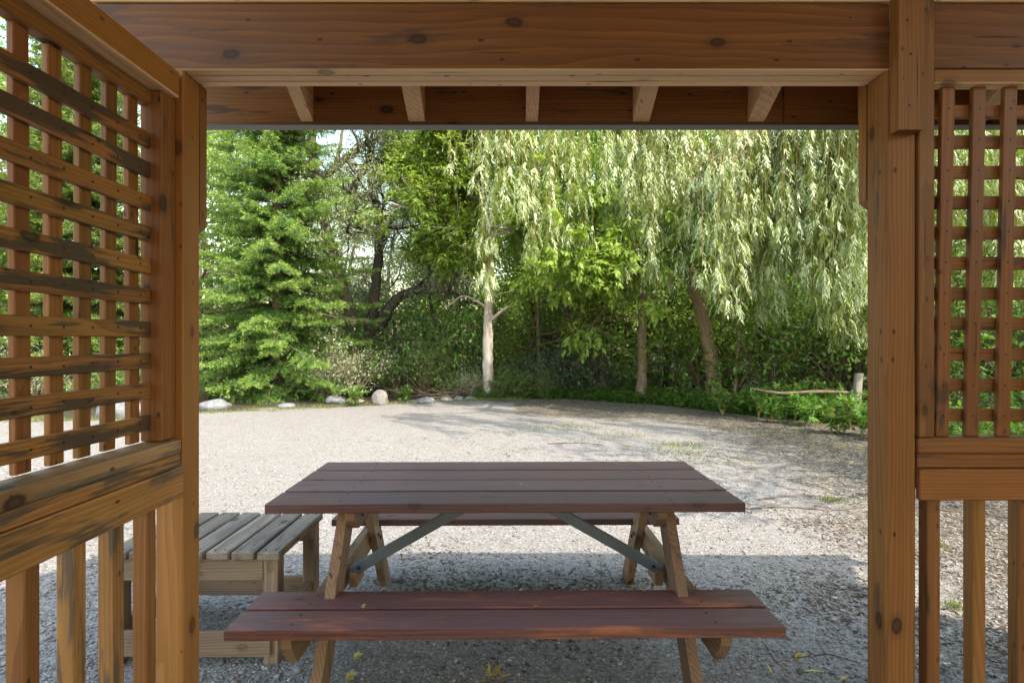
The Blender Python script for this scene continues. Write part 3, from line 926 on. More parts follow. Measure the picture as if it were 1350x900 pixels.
def curve(pts, n=14):
    """smooth path through a few points (Catmull-Rom)"""
    pts = np.asarray(pts, float)
    q = np.vstack([2 * pts[0] - pts[1], pts, 2 * pts[-1] - pts[-2]])
    outp = []
    for k in range(1, len(q) - 2):
        for t in np.linspace(0, 1, n, endpoint=False):
            outp.append(0.5 * ((2 * q[k]) + (q[k + 1] - q[k - 1]) * t + (2 * q[k - 1] - 5 * q[k] + 4 * q[k + 1] - q[k + 2]) * t * t + (3 * q[k] - q[k - 1] - 3 * q[k + 1] + q[k + 2]) * t ** 3))
    outp.append(pts[-1])
    return np.array(outp)


def trunk_path(tb, pts, r0, r1, rng, sides=10, flare=1.35, n=10):
    c = curve(pts, n)
    c[1:-1] += rng.normal(0, r0 * 0.06, (len(c) - 2, 3))
    t = np.linspace(0, 1, len(c))
    r = r0 + (r1 - r0) * t
    r = r * (1 + (flare - 1) * np.exp(-t * 14))
    tb.add(c, r, sides, rng, 0.06)
    return c


def arr(tips):
    return np.array([t[0] for t in tips]), np.array([t[1] for t in tips])


# ---- spruce -------------------------------------------------------
def spruce_mesh(seed, H, base, tb, lv, twigs, bottom=0.35, step=0.30, per=7, dead=0.12, expo=0.8, lush=1.0):
    rng = np.random.default_rng(seed)
    tb.add(np.stack([rng.normal(0, 0.012, 16), rng.normal(0, 0.012, 16), np.linspace(-0.1, H, 16)], 1), np.linspace(H * 0.0145, 0.01, 16), 9, rng, 0.05)
    z = bottom
    A, D, R_ = [], [], []
    while z < H - 0.25:
        f = (H - z) / (H - bottom)
        ln = base * f ** expo
        n = per if f > 0.25 else max(4, per - 2)
        a0 = rng.uniform(0, 6.28)
        for j in range(n):
            a = a0 + j * 6.283 / n + rng.normal(0, 0.22)
            L = ln * rng.uniform(0.62, 1.2)
            m_ = max(4, int(L / 0.16))
            t = np.linspace(0, 1, m_ + 1)
            lift = 0.55 * (1 - f) + 0.06
            zz = z + rng.normal(0, 0.10) + L * (lift * t - (0.55 * f + 0.10) * t ** 1.5 + 0.30 * f * t ** 3.2)
            wig = np.cumsum(rng.normal(0, 0.05, m_ + 1)) * 0.3
            aa = a + wig
            path = np.stack([np.cos(aa) * L * t, np.sin(aa) * L * t, zz], 1)
            twigs.add(path, np.linspace(0.007 + 0.007 * L, 0.003, m_ + 1), 4)
            isdead = z < 2.4 and rng.random() < dead * 2
            dpath = nrm(np.gradient(path, axis=0))
            u_ = nrm(np.cross(dpath, np.array([0, 0, 1.0])))
            # side twigs in a flat, slightly drooping fan
            for k in range(1, m_ + 1):
                tk = k / m_
                if tk < 0.12: continue
                for sg in (-1, 1):
                    for rep in range(3):
                        if rng.random() < 0.12: continue
                        l2 = (0.10 + 0.42 * min(L, 2.0) / 2.0 * (1 - tk) ** 0.7 + 0.06) * rng.uniform(0.6, 1.2)
                        d2 = dpath[k] * rng.uniform(0.55, 0.95) + u_[k] * sg * rng.uniform(0.55, 0.95) + np.array([0, 0, rng.normal(-0.14, 0.16)])
                        d2 /= np.linalg.norm(d2)
                        base_p = path[k] - dpath[k] * rng.uniform(0, 0.12)
                        if isdead:
                            if rng.random() < 0.5: twigs.add(np.stack([base_p, base_p + d2 * l2 * 0.6 + rng.normal(0, 0.02, 3), base_p + d2 * l2 + np.array([0, 0, -0.05])]), [0.004, 0.003, 0.0015], 3)
                            continue
                        q = max(2, int(l2 / 0.055 * lush))
                        tt = (np.arange(q) + 0.5) / q
                        pp = base_p + d2 * (l2 * tt)[:, None]
                        pp[:, 2] -= 0.10 * (tt ** 2) * l2
                        A.append(pp); D.append(np.repeat(d2[None], q, 0))
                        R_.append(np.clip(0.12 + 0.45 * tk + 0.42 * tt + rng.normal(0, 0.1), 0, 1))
            # leading tip
            q = 6
            tt = (np.arange(q) + 0.5) / q
            if not isdead:
                pp = path[-1] + dpath[-1] * (0.16 * tt)[:, None]
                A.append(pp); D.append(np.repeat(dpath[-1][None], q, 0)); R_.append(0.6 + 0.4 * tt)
        z += step * rng.uniform(0.75, 1.2) * (0.55 + 0.55 * f)
    A = np.concatenate(A); D = np.concatenate(D); R_ = np.concatenate(R_)
    for k in range(8):
        dd = nrm(D * 0.8 + rng.normal(0, 0.55, D.shape))
        lv.add(A + rng.normal(0, 0.012, A.shape), dd, rng.normal(0, 1, D.shape) + np.array([0, 0, 0.0]), 0.072 * rng.uniform(0.7, 1.3, len(A)), 0.0135, R_ + rng.normal(0, 0.08, len(A)), fold=0.05)


def make_spruce(name, seed, H, base, **kw):
    root = empty(name)
    tb, tw, lv = Tubes(), Tubes(), Leaves()
    spruce_mesh(seed, H, base, tb, lv, tw, **kw)
    tr = tb.build('trunk', M['bark_brown'], root)
    tw.build('branches', M['bark_brown'], tr)
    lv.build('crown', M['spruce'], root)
    return root


sp = make_spruce('spruce_tree', 5, 11.5, 2.45, bottom=0.26, step=0.245, per=9, dead=0.05)
sp.location = (-5.65, 13.6, 0)
tag(sp, 'bright green spruce tree standing just behind the rocks left of the clearing', 'tree')
sp2 = copy_tree(sp)
sp2.location = (-10.4, 13.6, 0); sp2.scale = (1.05, 1.05, 0.95); sp2.rotation_euler.z = 2.2
tag(sp2, 'spruce tree seen through the left lattice', 'tree')
sp3 = make_spruce('spruce_tree', 8, 5.4, 1.5, bottom=0.9, step=0.3, dead=0.4)
sp3.location = (2.25, 14.2, 0)
tag(sp3, 'small dark conifer in deep shade beside the straight brown trunk', 'tree')


# ---- broadleaf trees with a given trunk ---------------------------
def leafy_tree(name, seed, trunks, bark, leafm, limbs, cfg, kind, leafkw, parent_loc=None, extra=None):
    """trunks: list of (points, r0, r1); limbs: list of (trunk index, t, dir, length)"""
    rng = np.random.default_rng(seed)
    base = np.array(trunks[0][0][0], float); base[2] = 0
    root = empty(name, tuple(base))
    tb, br, lv = Tubes(), Tubes(), Leaves()
    paths = []
    for (pts, r0, r1) in trunks:
        paths.append(trunk_path(tb, np.asarray(pts, float) - base, r0, r1, rng, flare=1.4 if len(paths) == 0 else 1.0))
    tips = []
    for (ti, t, dr, L) in limbs:
        c = paths[ti]
        i = min(len(c) - 1, int(t * (len(c) - 1)))
        r0 = trunks[ti][1] + (trunks[ti][2] - trunks[ti][1]) * t
        grow(rng, c[i], dr, L, max(0.012, r0 * 0.5), 0, cfg, br, tips)
    if extra: extra(rng, base, tb, br, lv, paths, tips)
    if tips:
        p, d = arr(tips)
        if kind == 'compound': compound(rng, lv, p, d, **leafkw)
        else: simple_leaves(rng, lv, p, d, **leafkw)
    tr = tb.build('trunk', bark, root)
    if br.V: br.build('limbs', bark, root)
    if lv.V: lv.build('crown', leafm, root)
    return root


def rand_limbs(rng, n, ti=0, t=(0.35, 1.0), L=(1.2, 2.2), up=(0.1, 0.9), top=True, az=None):
    o = []
    for k in range(n):
        tt = t[0] + (t[1] - t[0]) * (k + 0.5) / n
        a = rng.uniform(*(az if az else (0, 6.283)))
        u = rng.uniform(*up)
        o.append((ti, tt, (math.cos(a), math.sin(a), u), rng.uniform(*L) * (1.1 - 0.35 * (tt - t[0]) / (t[1] - t[0] + 1e-6))))
    return o


CFG = dict(levels=2, k=[6, 5], start=[0.25, 0.2], ang=[(0.5, 1.1), (0.4, 1.0)], ratio=[0.55, 0.5], wander=0.13, up=[0.05, 0.03, -0.02], seg=0.28)
CFG3 = dict(CFG, levels=2, k=[7, 6])

rg = np.random.default_rng(101)
# pale-barked ash in the middle
b0 = P(644, 492, 13.6); b0[2] = 0
pts = [b0, P(643, 440, 13.6), P(646, 370, 13.6), P(646, 318, 13.55), P(640, 240, 13.5), P(650, 120, 13.4), P(645, 20, 13.4)]
def ash_extra(rng, base, tb, br, lv, paths, tips):
    for q, r in (([P(649, 421, 13.55), P(658, 413, 13.4), P(670, 404, 13.2)], 0.05), ([P(641, 374, 13.5), P(625, 373, 13.4), P(606, 366, 13.2)], 0.05),
                 ([P(641, 404, 13.6), P(612, 390, 13.7), P(590, 404, 13.8)], 0.035), ([P(648, 390, 13.6), P(690, 380, 13.8)], 0.02)):
        c = curve(np.array(q) - base, 5)
        tb.add(c, np.linspace(r, r * 0.55, len(c)), 6, rng, 0.08)
ash = leafy_tree('ash_tree', 21, [(pts, 0.125, 0.05)], M['bark_pale'], M['ash'],
                 rand_limbs(rg, 15, 0, (0.50, 1.0), (1.3, 2.4), (-0.05, 0.6)) + [(0, 0.48, (-0.9, -0.5, 0.15), 1.9), (0, 0.5, (-0.8, 0.3, 0.25), 2.1), (0, 0.46, (-0.5, -0.8, -0.05), 1.3), (0, 0.62, (-1, -0.5, 0.3), 1.9), (0, 0.7, (-1, 0.0, 0.3), 2.0)] + rand_limbs(rg, 12, 0, (0.47, 0.9), (0.8, 1.5), (-0.3, 0.3), az=(3.4, 6.0)),
                 CFG3, 'compound', dict(n_each=3, R=0.24, leaf=0.13, width=0.054, droop=0.28, pairs=2), extra=ash_extra)
tag(ash, 'tree with a pale bare lower trunk and light green leaves above it', 'tree')

# box elder with the straight brown trunk
b0 = P(846, 500, 12.7); b0[2] = 0
pts = [b0, P(847, 440, 12.7), P(845, 370, 12.7), P(842, 300, 12.7), P(850, 200, 12.6), P(846, 90, 12.5)]
be = leafy_tree('box_elder_tree', 22, [(pts, 0.105, 0.045)], M['bark_brown'], M['maple'],
                [(0, 0.42, (-0.62, -0.95, 0.12), 2.5), (0, 0.44, (-0.85, -0.85, 0.08), 2.6), (0, 0.40, (-0.42, -1.0, 0.05), 2.4), (0, 0.42, (0.12, -1.0, 0.03), 2.3), (0, 0.44, (0.32, -0.95, 0.12), 2.4), (0, 0.40, (-1, -0.7, 0.1), 2.4), (0, 0.38, (-0.7, -0.9, 0.0), 2.2)]
                + rand_limbs(rg, 7, 0, (0.6, 1.0), (1.0, 1.8), (0.0, 0.6)),
                dict(CFG, k=[6, 5]), 'compound', dict(n_each=3, R=0.2, leaf=0.13, width=0.055, droop=0.6, pairs=2))
tag(be, 'box elder tree with a straight brown trunk and yellow-green leaf clusters', 'tree')

# old dark forked tree
b0 = P(478, 496, 15.2); b0[2] = 0
def g15(x, y, d=15.2): return P(x, y, d)
tA = [b0, g15(482, 462), g15(489, 425), g15(495, 378), g15(500, 300), g15(488, 215), g15(505, 110)]
tB = [g15(482, 462), g15(500, 430), g15(522, 395), g15(546, 384, 14.9), g15(578, 380, 14.6), g15(606, 392, 14.4)]
tC = [g15(524, 395), g15(534, 440), g15(548, 470)]
rgo = np.random.default_rng(12)
old = leafy_tree('old_willow_tree', 23, [(tA, 0.20, 0.07), (tB, 0.185, 0.07)], M['bark_dark'], M['olive_leaf'],
                 rand_limbs(rgo, 13, 0, (0.6, 0.9), (1.2, 2.2), (-0.1, 0.4)) + rand_limbs(rgo, 10, 0, (0.62, 0.92), (1.4, 2.3), (-0.15, 0.3), az=(3.5, 5.9)) + rand_limbs(rgo, 5, 1, (0.55, 1.0), (1.0, 1.7), (0.3, 0.9)),
                 dict(CFG, k=[6, 6], wander=0.16), 'simple', dict(n_each=9, leaf=0.10, width=0.022, spread=0.13, droop=0.5))
tag(old, 'old dark tree forking low into two leaning trunks', 'tree')

# grey trunk beside it that carries the big limbs near the eave
b0 = P(464, 500, 15.9); b0[2] = 0
def g16(x, y, d=15.9): return P(x, y, d)
tA = [b0, g16(464, 430), g16(452, 380), g16(430, 300), g16(414, 222), g16(411, 165), g16(402, 60)]
tB = [g16(418, 238), g16(437, 226), g16(462, 203), g16(500, 180), g16(530, 150), g16(560, 110)]
tC = [g16(437, 226), g16(447, 200), g16(452, 168), g16(460, 110)]
tD = [g16(460, 262, 16.5), g16(480, 222, 16.6), g16(510, 214, 16.6), g16(548, 222, 16.5), g16(580, 214, 16.4)]
tE = [g16(411, 180), g16(398, 168), g16(380, 150), g16(350, 120)]
def gt_extra(rng, base, tb, br, lv, paths, tips):
    for q in ([(430, 228), (470, 190), (505, 160), (520, 130)], [(455, 206), (490, 205), (520, 190)], [(480, 190), (488, 170), (500, 140)]):
        c = curve(np.array([g16(*a) for a in q]) - base, 6)
        br.add(c, np.linspace(0.03, 0.012, len(c)), 5, rng, 0.05)
gt = leafy_tree('grey_trunk_tree', 24, [(tA, 0.20, 0.10), (tB, 0.11, 0.05), (tC, 0.06, 0.03), (tD, 0.12, 0.05), (tE, 0.06, 0.03)], M['bark_olive'], M['olive_leaf'],
                rand_limbs(rgo, 6, 1, (0.3, 1.0), (0.8, 1.5), (-0.2, 0.5)) + rand_limbs(rgo, 7, 3, (0.2, 1.0), (1.2, 2.0), (-0.6, 0.1), az=(3.5, 5.9)) + rand_limbs(rgo, 7, 3, (0.25, 1.0), (0.9, 1.6), (-0.5, 0.2)) + rand_limbs(rgo, 5, 0, (0.75, 1.0), (1.0, 1.7), (-0.2, 0.5)),
                dict(CFG, k=[5, 4], wander=0.16), 'simple', dict(n_each=6, leaf=0.10, width=0.022, spread=0.13, droop=0.5), extra=gt_extra)
tag(gt, 'tall grey-trunked tree behind the spruce with bare curving limbs near the eave', 'tree')

# tan leaning trunk and slender trunks
b0 = P(944, 505, 12.4); b0[2] = 0


# ---- weeping willow ------------------------------------------------
def willow(root_base, trunk_pts, r0, r1, limbs, curtains, seed, leafL=0.092):
    rng = np.random.default_rng(seed)
    root = empty('weeping_willow', tuple(root_base))
    tb, br, st, lv = Tubes(), Tubes(), Tubes(), Leaves()
    base = np.array(root_base)
    trunk_path(tb, np.array(trunk_pts) - base, r0, r1, rng)
    for (pts, ra, rb) in limbs:
        c = curve(np.array(pts) - base, 7)
        c[1:-1] += rng.normal(0, 0.02, (len(c) - 2, 3))
        br.add(c, np.linspace(ra, rb, len(c)), 6, rng, 0.05)
    LP, LD, LR, LN = [], [], [], []
    for cu in curtains:
        A, B = np.array(cu['a']) - base, np.array(cu['b']) - base
        cl = 0
        for k in range(cu['n']):
            if cl <= 0:
                cl = int(rng.integers(3, 11))
                t = rng.random()
                pc = A + (B - A) * t + rng.normal(0, 1, 3) * np.array([0.10, cu.get('depth', 0.35), 0.12])
                pc[2] += cu.get('sag', 0.0) * 4 * t * (1 - t)
                zc = cu['zb'][0] + (cu['zb'][1] - cu['zb'][0]) * rng.random() ** cu.get('pow', 1.0)
                phc = rng.uniform(0, 6.28); tonec = rng.normal(0, 0.16); perc = rng.uniform(0.5, 0.9)
            cl -= 1
            o_ = rng.normal(0, 0.085, 2)
            p = pc + np.array([o_[0], o_[1], rng.normal(0, 0.08)])
            zb = zc + abs(rng.normal(0, 0.22)) + 1.6 * np.hypot(*o_)
            L = p[2] + base[2] - zb
            if L < 0.3: continue
            a = rng.uniform(0, 6.283) if 'dir' not in cu else cu['dir'] + rng.normal(0, 0.7)
            outw = rng.uniform(0.10, 0.45) * cu.get('out', 1.0)
            n = max(6, int(L / 0.16))
            s = np.linspace(0, 1, n)
            hx = outw * (1 - np.exp(-s * 5.0))
            path = np.stack([p[0] + math.cos(a) * hx, p[1] + math.sin(a) * hx, p[2] - L * s + 0.12 * np.sin(np.minimum(s * 6, math.pi))], 1)
            path[:, :2] += np.cumsum(rng.normal(0, 0.012, (n, 2)), 0)
            st.add(path, np.linspace(0.0070, 0.0028, n), 3)
            nt_ = int(L * cu.get('dens', 19))
            u = rng.random(nt_)
            clump = 0.5 + 0.5 * np.sin(u * L * 6.283 / perc + phc + rng.normal(0, 0.6))
            keep = rng.random(nt_) < np.clip(cu.get('fill', 0.45) + clump * 1.0 - 0.38, 0.02, 1) * np.clip(u * 4 + 0.35, 0, 1)
            u = np.append(u[keep], [0.97, 0.985, 1.0, 1.0])
            fi = u * (n - 1); i0 = np.minimum(fi.astype(int), n - 2); fr = (fi - i0)[:, None]
            pp = path[i0] * (1 - fr) + path[i0 + 1] * fr
            az = rng.uniform(0, 6.283, len(u))
            tl = rng.uniform(0.12, 0.34, len(u)) * cu.get('tw', 1.0)      # side twiglet length
            q = 9
            tt = np.linspace(0.12, 1.0, q)[None, :]
            hd = np.stack([np.cos(az), np.sin(az), np.zeros(len(u))], 1)
            hor = (tl[:, None] * 0.55 * (1 - np.exp(-2.2 * tt)))[..., None] * hd[:, None, :]
            ver = (tl[:, None] * (0.10 * tt + 0.75 * tt ** 1.7))[..., None] * np.array([0, 0, -1.0])
            lp = (pp[:, None, :] + hor + ver).reshape(-1, 3)
            hh_ = np.repeat(hd, q, 0)
            sgn = np.tile(np.where(np.arange(q) % 2 == 0, 1.0, -1.0), len(u))[:, None]
            sidev = np.stack([-hh_[:, 1], hh_[:, 0], np.zeros(len(hh_))], 1)
            dd = hh_ * 0.35 + sidev * sgn * rng.uniform(0.1, 0.55, (len(hh_), 1)) + np.array([0, 0, -0.85]) + rng.normal(0, 0.12, hh_.shape)
            LP.append(lp); LD.append(dd); LN.append(hh_ * 0.75 + np.array([0, 0, 0.45]) + rng.normal(0, 0.28, hh_.shape))
            LR.append(np.clip(rng.normal(cu.get('tone', 0.5) + tonec, 0.17, len(lp)), 0, 1))
    p, d, r = np.concatenate(LP), np.concatenate(LD), np.concatenate(LR)
    lv.add(p, d, np.cross(d, np.concatenate(LN)), leafL * 1.0 * rng.uniform(0.6, 1.3, len(p)), 0.0165 * rng.uniform(0.8, 1.25, len(p)), r, fold=0.10, wide=0.38)
    tr = tb.build('trunk', M['bark_tan'], root)
    br.build('limbs', M['bark_tan'], root)
    st.build('hanging_shoots', M['twig'], root)
    lv.build('foliage', M['willow'], root)
    return root


wb = P(944, 505, 12.4); wb[2] = 0
def Z(y, d): return CAMZ + (450 - y) / FPX * d
wtr = [wb, P(937, 470, 12.4), P(925, 410, 12.3), P(912, 370, 12.2), P(900, 290, 12.0), P(905, 190, 11.7), P(910, 90, 11.3)]
top = P(908, 120, 11.4)
wl = willow(wb, wtr, 0.155, 0.10,
    [([top, P(800, 40, 11.0), P(700, 60, 10.7), P(610, 95, 10.6)], 0.09, 0.03),
     ([top, np.array([4.0, 9.5, 7.6]), np.array([3.6, 6.4, 7.2]), np.array([1.4, 6.3, 6.6])], 0.08, 0.02),
     ([np.array([3.6, 6.4, 7.2]), np.array([5.0, 5.9, 7.1]), np.array([6.6, 5.6, 6.7])], 0.04, 0.015),
     ([P(905, 190, 11.7), P(860, 110, 11.2), P(820, 110, 10.9), P(785, 130, 10.7)], 0.07, 0.02),
     ([top, P(950, 60, 10.8), P(990, 110, 10.3), P(960, 190, 10.1), P(925, 235, 10.0)], 0.06, 0.012),
     ([top, P(1010, 0, 10.4), P(1080, 20, 9.6), P(1150, 60, 9.0), P(1230, 120, 8.8)], 0.09, 0.025),
     ([P(1010, 0, 10.4), P(1060, 90, 9.6), P(1020, 150, 9.2), P(965, 215, 9.1)], 0.05, 0.012),
     ([P(925, 300, 12.0), P(890, 285, 11.7), P(850, 300, 11.4)], 0.03, 0.012)],
    [dict(a=P(600, 90, 10.6), b=P(780, 80, 10.8), n=48, zb=(Z(350, 10.6), Z(190, 10.6)), pow=0.6, tone=0.55, fill=0.3),
     dict(a=P(632, 100, 10.5), b=P(644, 100, 10.5), n=7, zb=(Z(420, 10.5), Z(370, 10.5)), depth=0.08, out=0.3, tone=0.55),
     dict(a=P(718, 90, 10.6), b=P(736, 90, 10.6), n=8, zb=(Z(400, 10.6), Z(300, 10.6)), depth=0.1, out=0.3, tone=0.55),
     dict(a=P(795, 100, 10.8), b=P(925, 70, 10.7), n=88, zb=(Z(400, 10.7), Z(250, 10.7)), depth=0.5, tone=0.75, fill=0.5, tw=1.3),
     dict(a=P(830, 190, 10.9), b=P(930, 260, 10.9), n=16, zb=(Z(430, 10.9), Z(350, 10.9)), depth=0.3, tone=0.7, fill=0.5, tw=1.2),
     dict(a=P(990, 110, 10.3), b=P(922, 240, 10.0), n=70, zb=(Z(400, 10.1), Z(290, 10.1)), depth=0.25, tone=0.55, fill=0.5),
     dict(a=P(1065, 90, 9.5), b=P(962, 215, 9.1), n=80, zb=(Z(425, 9.3), Z(290, 9.3)), depth=0.25, tone=0.6, fill=0.6, dir=3.3),
     dict(a=P(1010, 90, 9.5), b=P(1150, 60, 9.0), n=190, zb=(Z(425, 9.3), Z(280, 9.3)), depth=0.5, tone=0.5, fill=0.55, pow=0.8),
     dict(a=P(1100, 200, 9.3), b=P(1165, 230, 9.2), n=60, zb=(Z(460, 9.2), Z(380, 9.2)), depth=0.3, tone=0.3, fill=0.6),
     dict(a=np.array([1.3, 6.3, 6.6]), b=np.array([6.6, 5.6, 6.8]), n=150, zb=(4.4, 5.8), depth=0.8, tone=0.5, fill=0.6),
     dict(a=P(1150, 60, 9.0), b=P(1420, 90, 8.8), n=150, zb=(Z(400, 9.0), Z(230, 9.0)), depth=0.5, tone=0.4, fill=0.5)],
    41)
tag(wl, 'weeping willow with a leaning tan trunk and long hanging curtains of silvery leaves', 'tree')

# slender trunks in the understorey, each with a little foliage of its own
SL_CFG = dict(CFG, k=[5, 4], levels=1)
for (pts, r0, bark, lab) in (
    ([P(880, 508, 14.6), P(880, 440, 14.6), P(884, 390, 14.6), P(876, 300, 14.6), P(880, 220, 14.6)], 0.10, 'bark_dark', 'dark trunk in shade just right of the straight brown trunk'),
    ([P(968, 520, 12.0), P(974, 440, 12.0), P(977, 400, 12.0), P(972, 330, 12.1)], 0.035, 'bark_tan', 'thin tan trunk right of the leaning willow trunk'),
    ([P(1012, 520, 12.6), P(1003, 470, 12.6), P(1000, 400, 12.6), P(990, 320, 12.6)], 0.05, 'bark_dark', 'slim dark trunk behind the pole rail'),
    ([P(572, 510, 15.5), P(575, 450, 15.5), P(566, 380, 15.6), P(570, 300, 15.6)], 0.055, 'bark_dark', 'slim dark trunk right of the old forked tree'),
    ([P(598, 512, 16.5), P(600, 440, 16.5), P(596, 360, 16.5), P(602, 280, 16.5)], 0.08, 'bark_grey', 'grey trunk standing left of the pale ash trunk'),
    ([P(700, 512, 16.2), P(706, 440, 16.2), P(690, 340, 16.2), P(700, 250, 16.2)], 0.06, 'bark_dark', 'slim dark trunk right of the pale ash trunk'),
    ([P(812, 512, 15.6), P(808, 440, 15.6), P(814, 360, 15.6), P(806, 260, 15.6)], 0.06, 'bark_dark', 'slim dark trunk left of the straight brown trunk'),
    ([P(1062, 530, 13.0), P(1060, 470, 13.0), P(1052, 400, 13.0), P(1060, 300, 13.0)], 0.06, 'bark_dark', 'slim dark trunk behind the willow curtain at the right')):
    pts = [np.array(q) for q in pts]; pts[0] = pts[0].copy(); pts[0][2] = 0
    t_ = leafy_tree('young_tree', int(pts[0][0] * 100) % 997 + 5, [(pts, r0, r0 * 0.5)], M[bark], M['deep_leaf'],
                    rand_limbs(rg, 7, 0, (0.35, 1.0), (0.8, 1.5), (-0.1, 0.6)), SL_CFG, 'simple', dict(n_each=5, leaf=0.11, width=0.06, spread=0.12))
    tag(t_, lab, 'tree', 'slender trees of the understorey')


# ---- prototypes of the woods behind -------------------------------
def wood_tree(seed, H, spread, leafm, bark, n_limbs=16, leaf=0.13, width=0.075, n_each=6, low=0.14):
    r_ = np.random.default_rng(seed)
    pts = [(0, 0, 0), (r_.normal(0, .1), r_.normal(0, .1), H * 0.3), (r_.normal(0, .25), r_.normal(0, .25), H * 0.65), (r_.normal(0, .3), r_.normal(0, .3), H * 0.95)]
    return leafy_tree('woodland_tree', seed, [(pts, 0.05 + H * 0.011, 0.03)], bark, leafm, rand_limbs(r_, n_limbs, 0, (low, 1.0), (spread * 0.7, spread), (-0.05, 0.7)),
                      dict(CFG, k=[6, 5], seg=0.4), 'simple', dict(n_each=n_each, leaf=leaf, width=width, spread=0.22))
protos = [wood_tree(61, 10.5, 3.0, M['deep_leaf'], M['bark_dark'], 20), wood_tree(62, 9.0, 3.0, M['ash'], M['bark_grey'], 18), wood_tree(63, 8.5, 2.6, M['maple'], M['bark_brown'], 18), wood_tree(64, 7.6, 2.6, M['olive_leaf'], M['bark_olive'], 16, leaf=0.12, width=0.03, n_each=8)]
wlabel = ['deep green leafy tree in the woods behind the clearing', 'mid green leafy tree in the woods behind the clearing', 'yellow-green leafy tree in the woods behind the clearing', 'grey-green tree in the woods behind the clearing']
wspots = [  # x, y, proto, scale
    (1.6, 20.5, 1, 1.0), (3.4, 18.0, 0, 1.05), (6.4, 17.0, 0, 1.1), (9.6, 16.0, 0, 1.1), (12.6, 14.5, 1, 1.1), (8.2, 13.2, 1, 0.85), (11.0, 10.8, 1, 0.9), (-2.4, 22.5, 1, 1.0),
    (2.0, 17.6, 2, 0.85), (4.9, 15.0, 0, 0.85), (6.6, 13.6, 0, 0.75),
    (-1.4, 20.6, 2, 0.9), (0.3, 19.8, 2, 0.8), (2.6, 22, 1, 1.3), (7.2, 22, 1, 1.3), (-1.2, 24, 0, 1.2), (12.5, 20, 0, 1.3), (16.5, 15, 0, 1.2), (16, 10, 1, 1.1),
    (-4.2, 19.0, 3, 0.80), (-5.9, 20.5, 3, 0.82), (-8.0, 19.0, 3, 0.95), (-3.4, 23, 3, 1.0), (-7.2, 24, 1, 0.85), (-11, 20, 1, 0.95), (-14, 17.5, 2, 1.0), (-9.6, 17.4, 2, 0.85), (-13, 24, 0, 1.2),
    (-12.6, 14.6, 1, 0.9), (-16.5, 14, 1, 1.1), (-18, 20, 0, 1.2), (-9.5, 28, 0, 0.95), (-4.4, 29, 0, 0.85), (1.0, 29, 0, 1.35), (6, 29, 0, 1.35), (12, 28, 0, 1.4), (18, 24, 0, 1.4), (21, 17, 0, 1.3), (-20, 28, 0, 1.3), (-14.5, 33, 0, 1.4)]
wspots += [(0.75, 14.3, 2, 0.50), (1.55, 14.9, 2, 0.62), (5.2, 13.4, 2, 0.52), (3.3, 14.6, 2, 0.6)]
used = set()
rr_ = np.random.default_rng(77)
for (x, y, k, s) in wspots:
    o = protos[k] if k not in used else copy_tree(protos[k])
    used.add(k)
    o.location = (x, y, 0); o.rotation_euler.z = rr_.uniform(0, 6.28); o.scale = (s * rr_.uniform(0.92, 1.1), s * rr_.uniform(0.92, 1.1), s)
    tag(o, wlabel[k], 'tree', ['deep green', 'mid green', 'yellow-green', 'grey-green'][k] + ' trees of the woods behind the clearing')
# the tree right of the gazebo whose crown dapples the gravel
sh = wood_tree(66, 8.2, 2.6, M['ash'], M['bark_grey'], 15, n_each=3, low=0.3); sh.location = (7.0, 2.9, 0)
tag(sh, 'broad leafy tree standing right of the gazebo, shading the gravel', 'tree')


# ---- shrubs ---------------------------------------------------------
def shrub(seed, H, W_, leafm, n=16, kind='simple', leaf=0.08, width=0.045, n_each=4, spread=0.1):
    r_ = np.random.default_rng(seed)
    root = empty('shrub')
    br, lv, tips = Tubes(), Leaves(), []
    cfg = dict(levels=1, k=[7, 4], start=[0.2, 0.2], ang=[(0.4, 1.0), (0.4, 0.9)], ratio=[0.5, 0.5], wander=0.14, up=[0.04, 0.0, 0], seg=0.2)
    for k in range(n):
        a = r_.uniform(0, 6.283); q = r_.uniform(0.05, 1.0) * W_ / H
        grow(r_, np.array([math.cos(a), math.sin(a), 0]) * 0.12 * r_.random(), (math.cos(a) * q, math.sin(a) * q, 1), H * r_.uniform(0.6, 1.05), 0.014, 0, cfg, br, tips)
    p, d = arr(tips)
    if kind == 'simple': simple_leaves(r_, lv, p, d, n_each, leaf, width, spread)
    else: compound(r_, lv, p, d, n_each, leaf * 1.7, leaf, width, 0.35)
    br.build('stems', M['bark_brown'], root)
    lv.build('foliage', leafm, root)
    return root
SH = [shrub(81, 1.9, 1.3, M['deep_leaf'], 18), shrub(82, 1.5, 1.2, M['herb'], 16, 'compound', 0.09, 0.04, 1), shrub(83, 1.5, 1.0, M['olive_leaf'], 16, leaf=0.075, width=0.028, n_each=6), shrub(84, 1.1, 0.8, M['blue_leaf'], 16, leaf=0.07, width=0.04, n_each=5)]
shl = ['deep green leafy shrub under the trees', 'bright green shrub with feathery leaves under the trees', 'grey-green fine-leaved shrub under the trees', 'bluish green shrub at the edge of the gravel']
shg = ['deep green shrubs', 'bright green shrubs', 'grey-green shrubs', 'bluish shrubs']
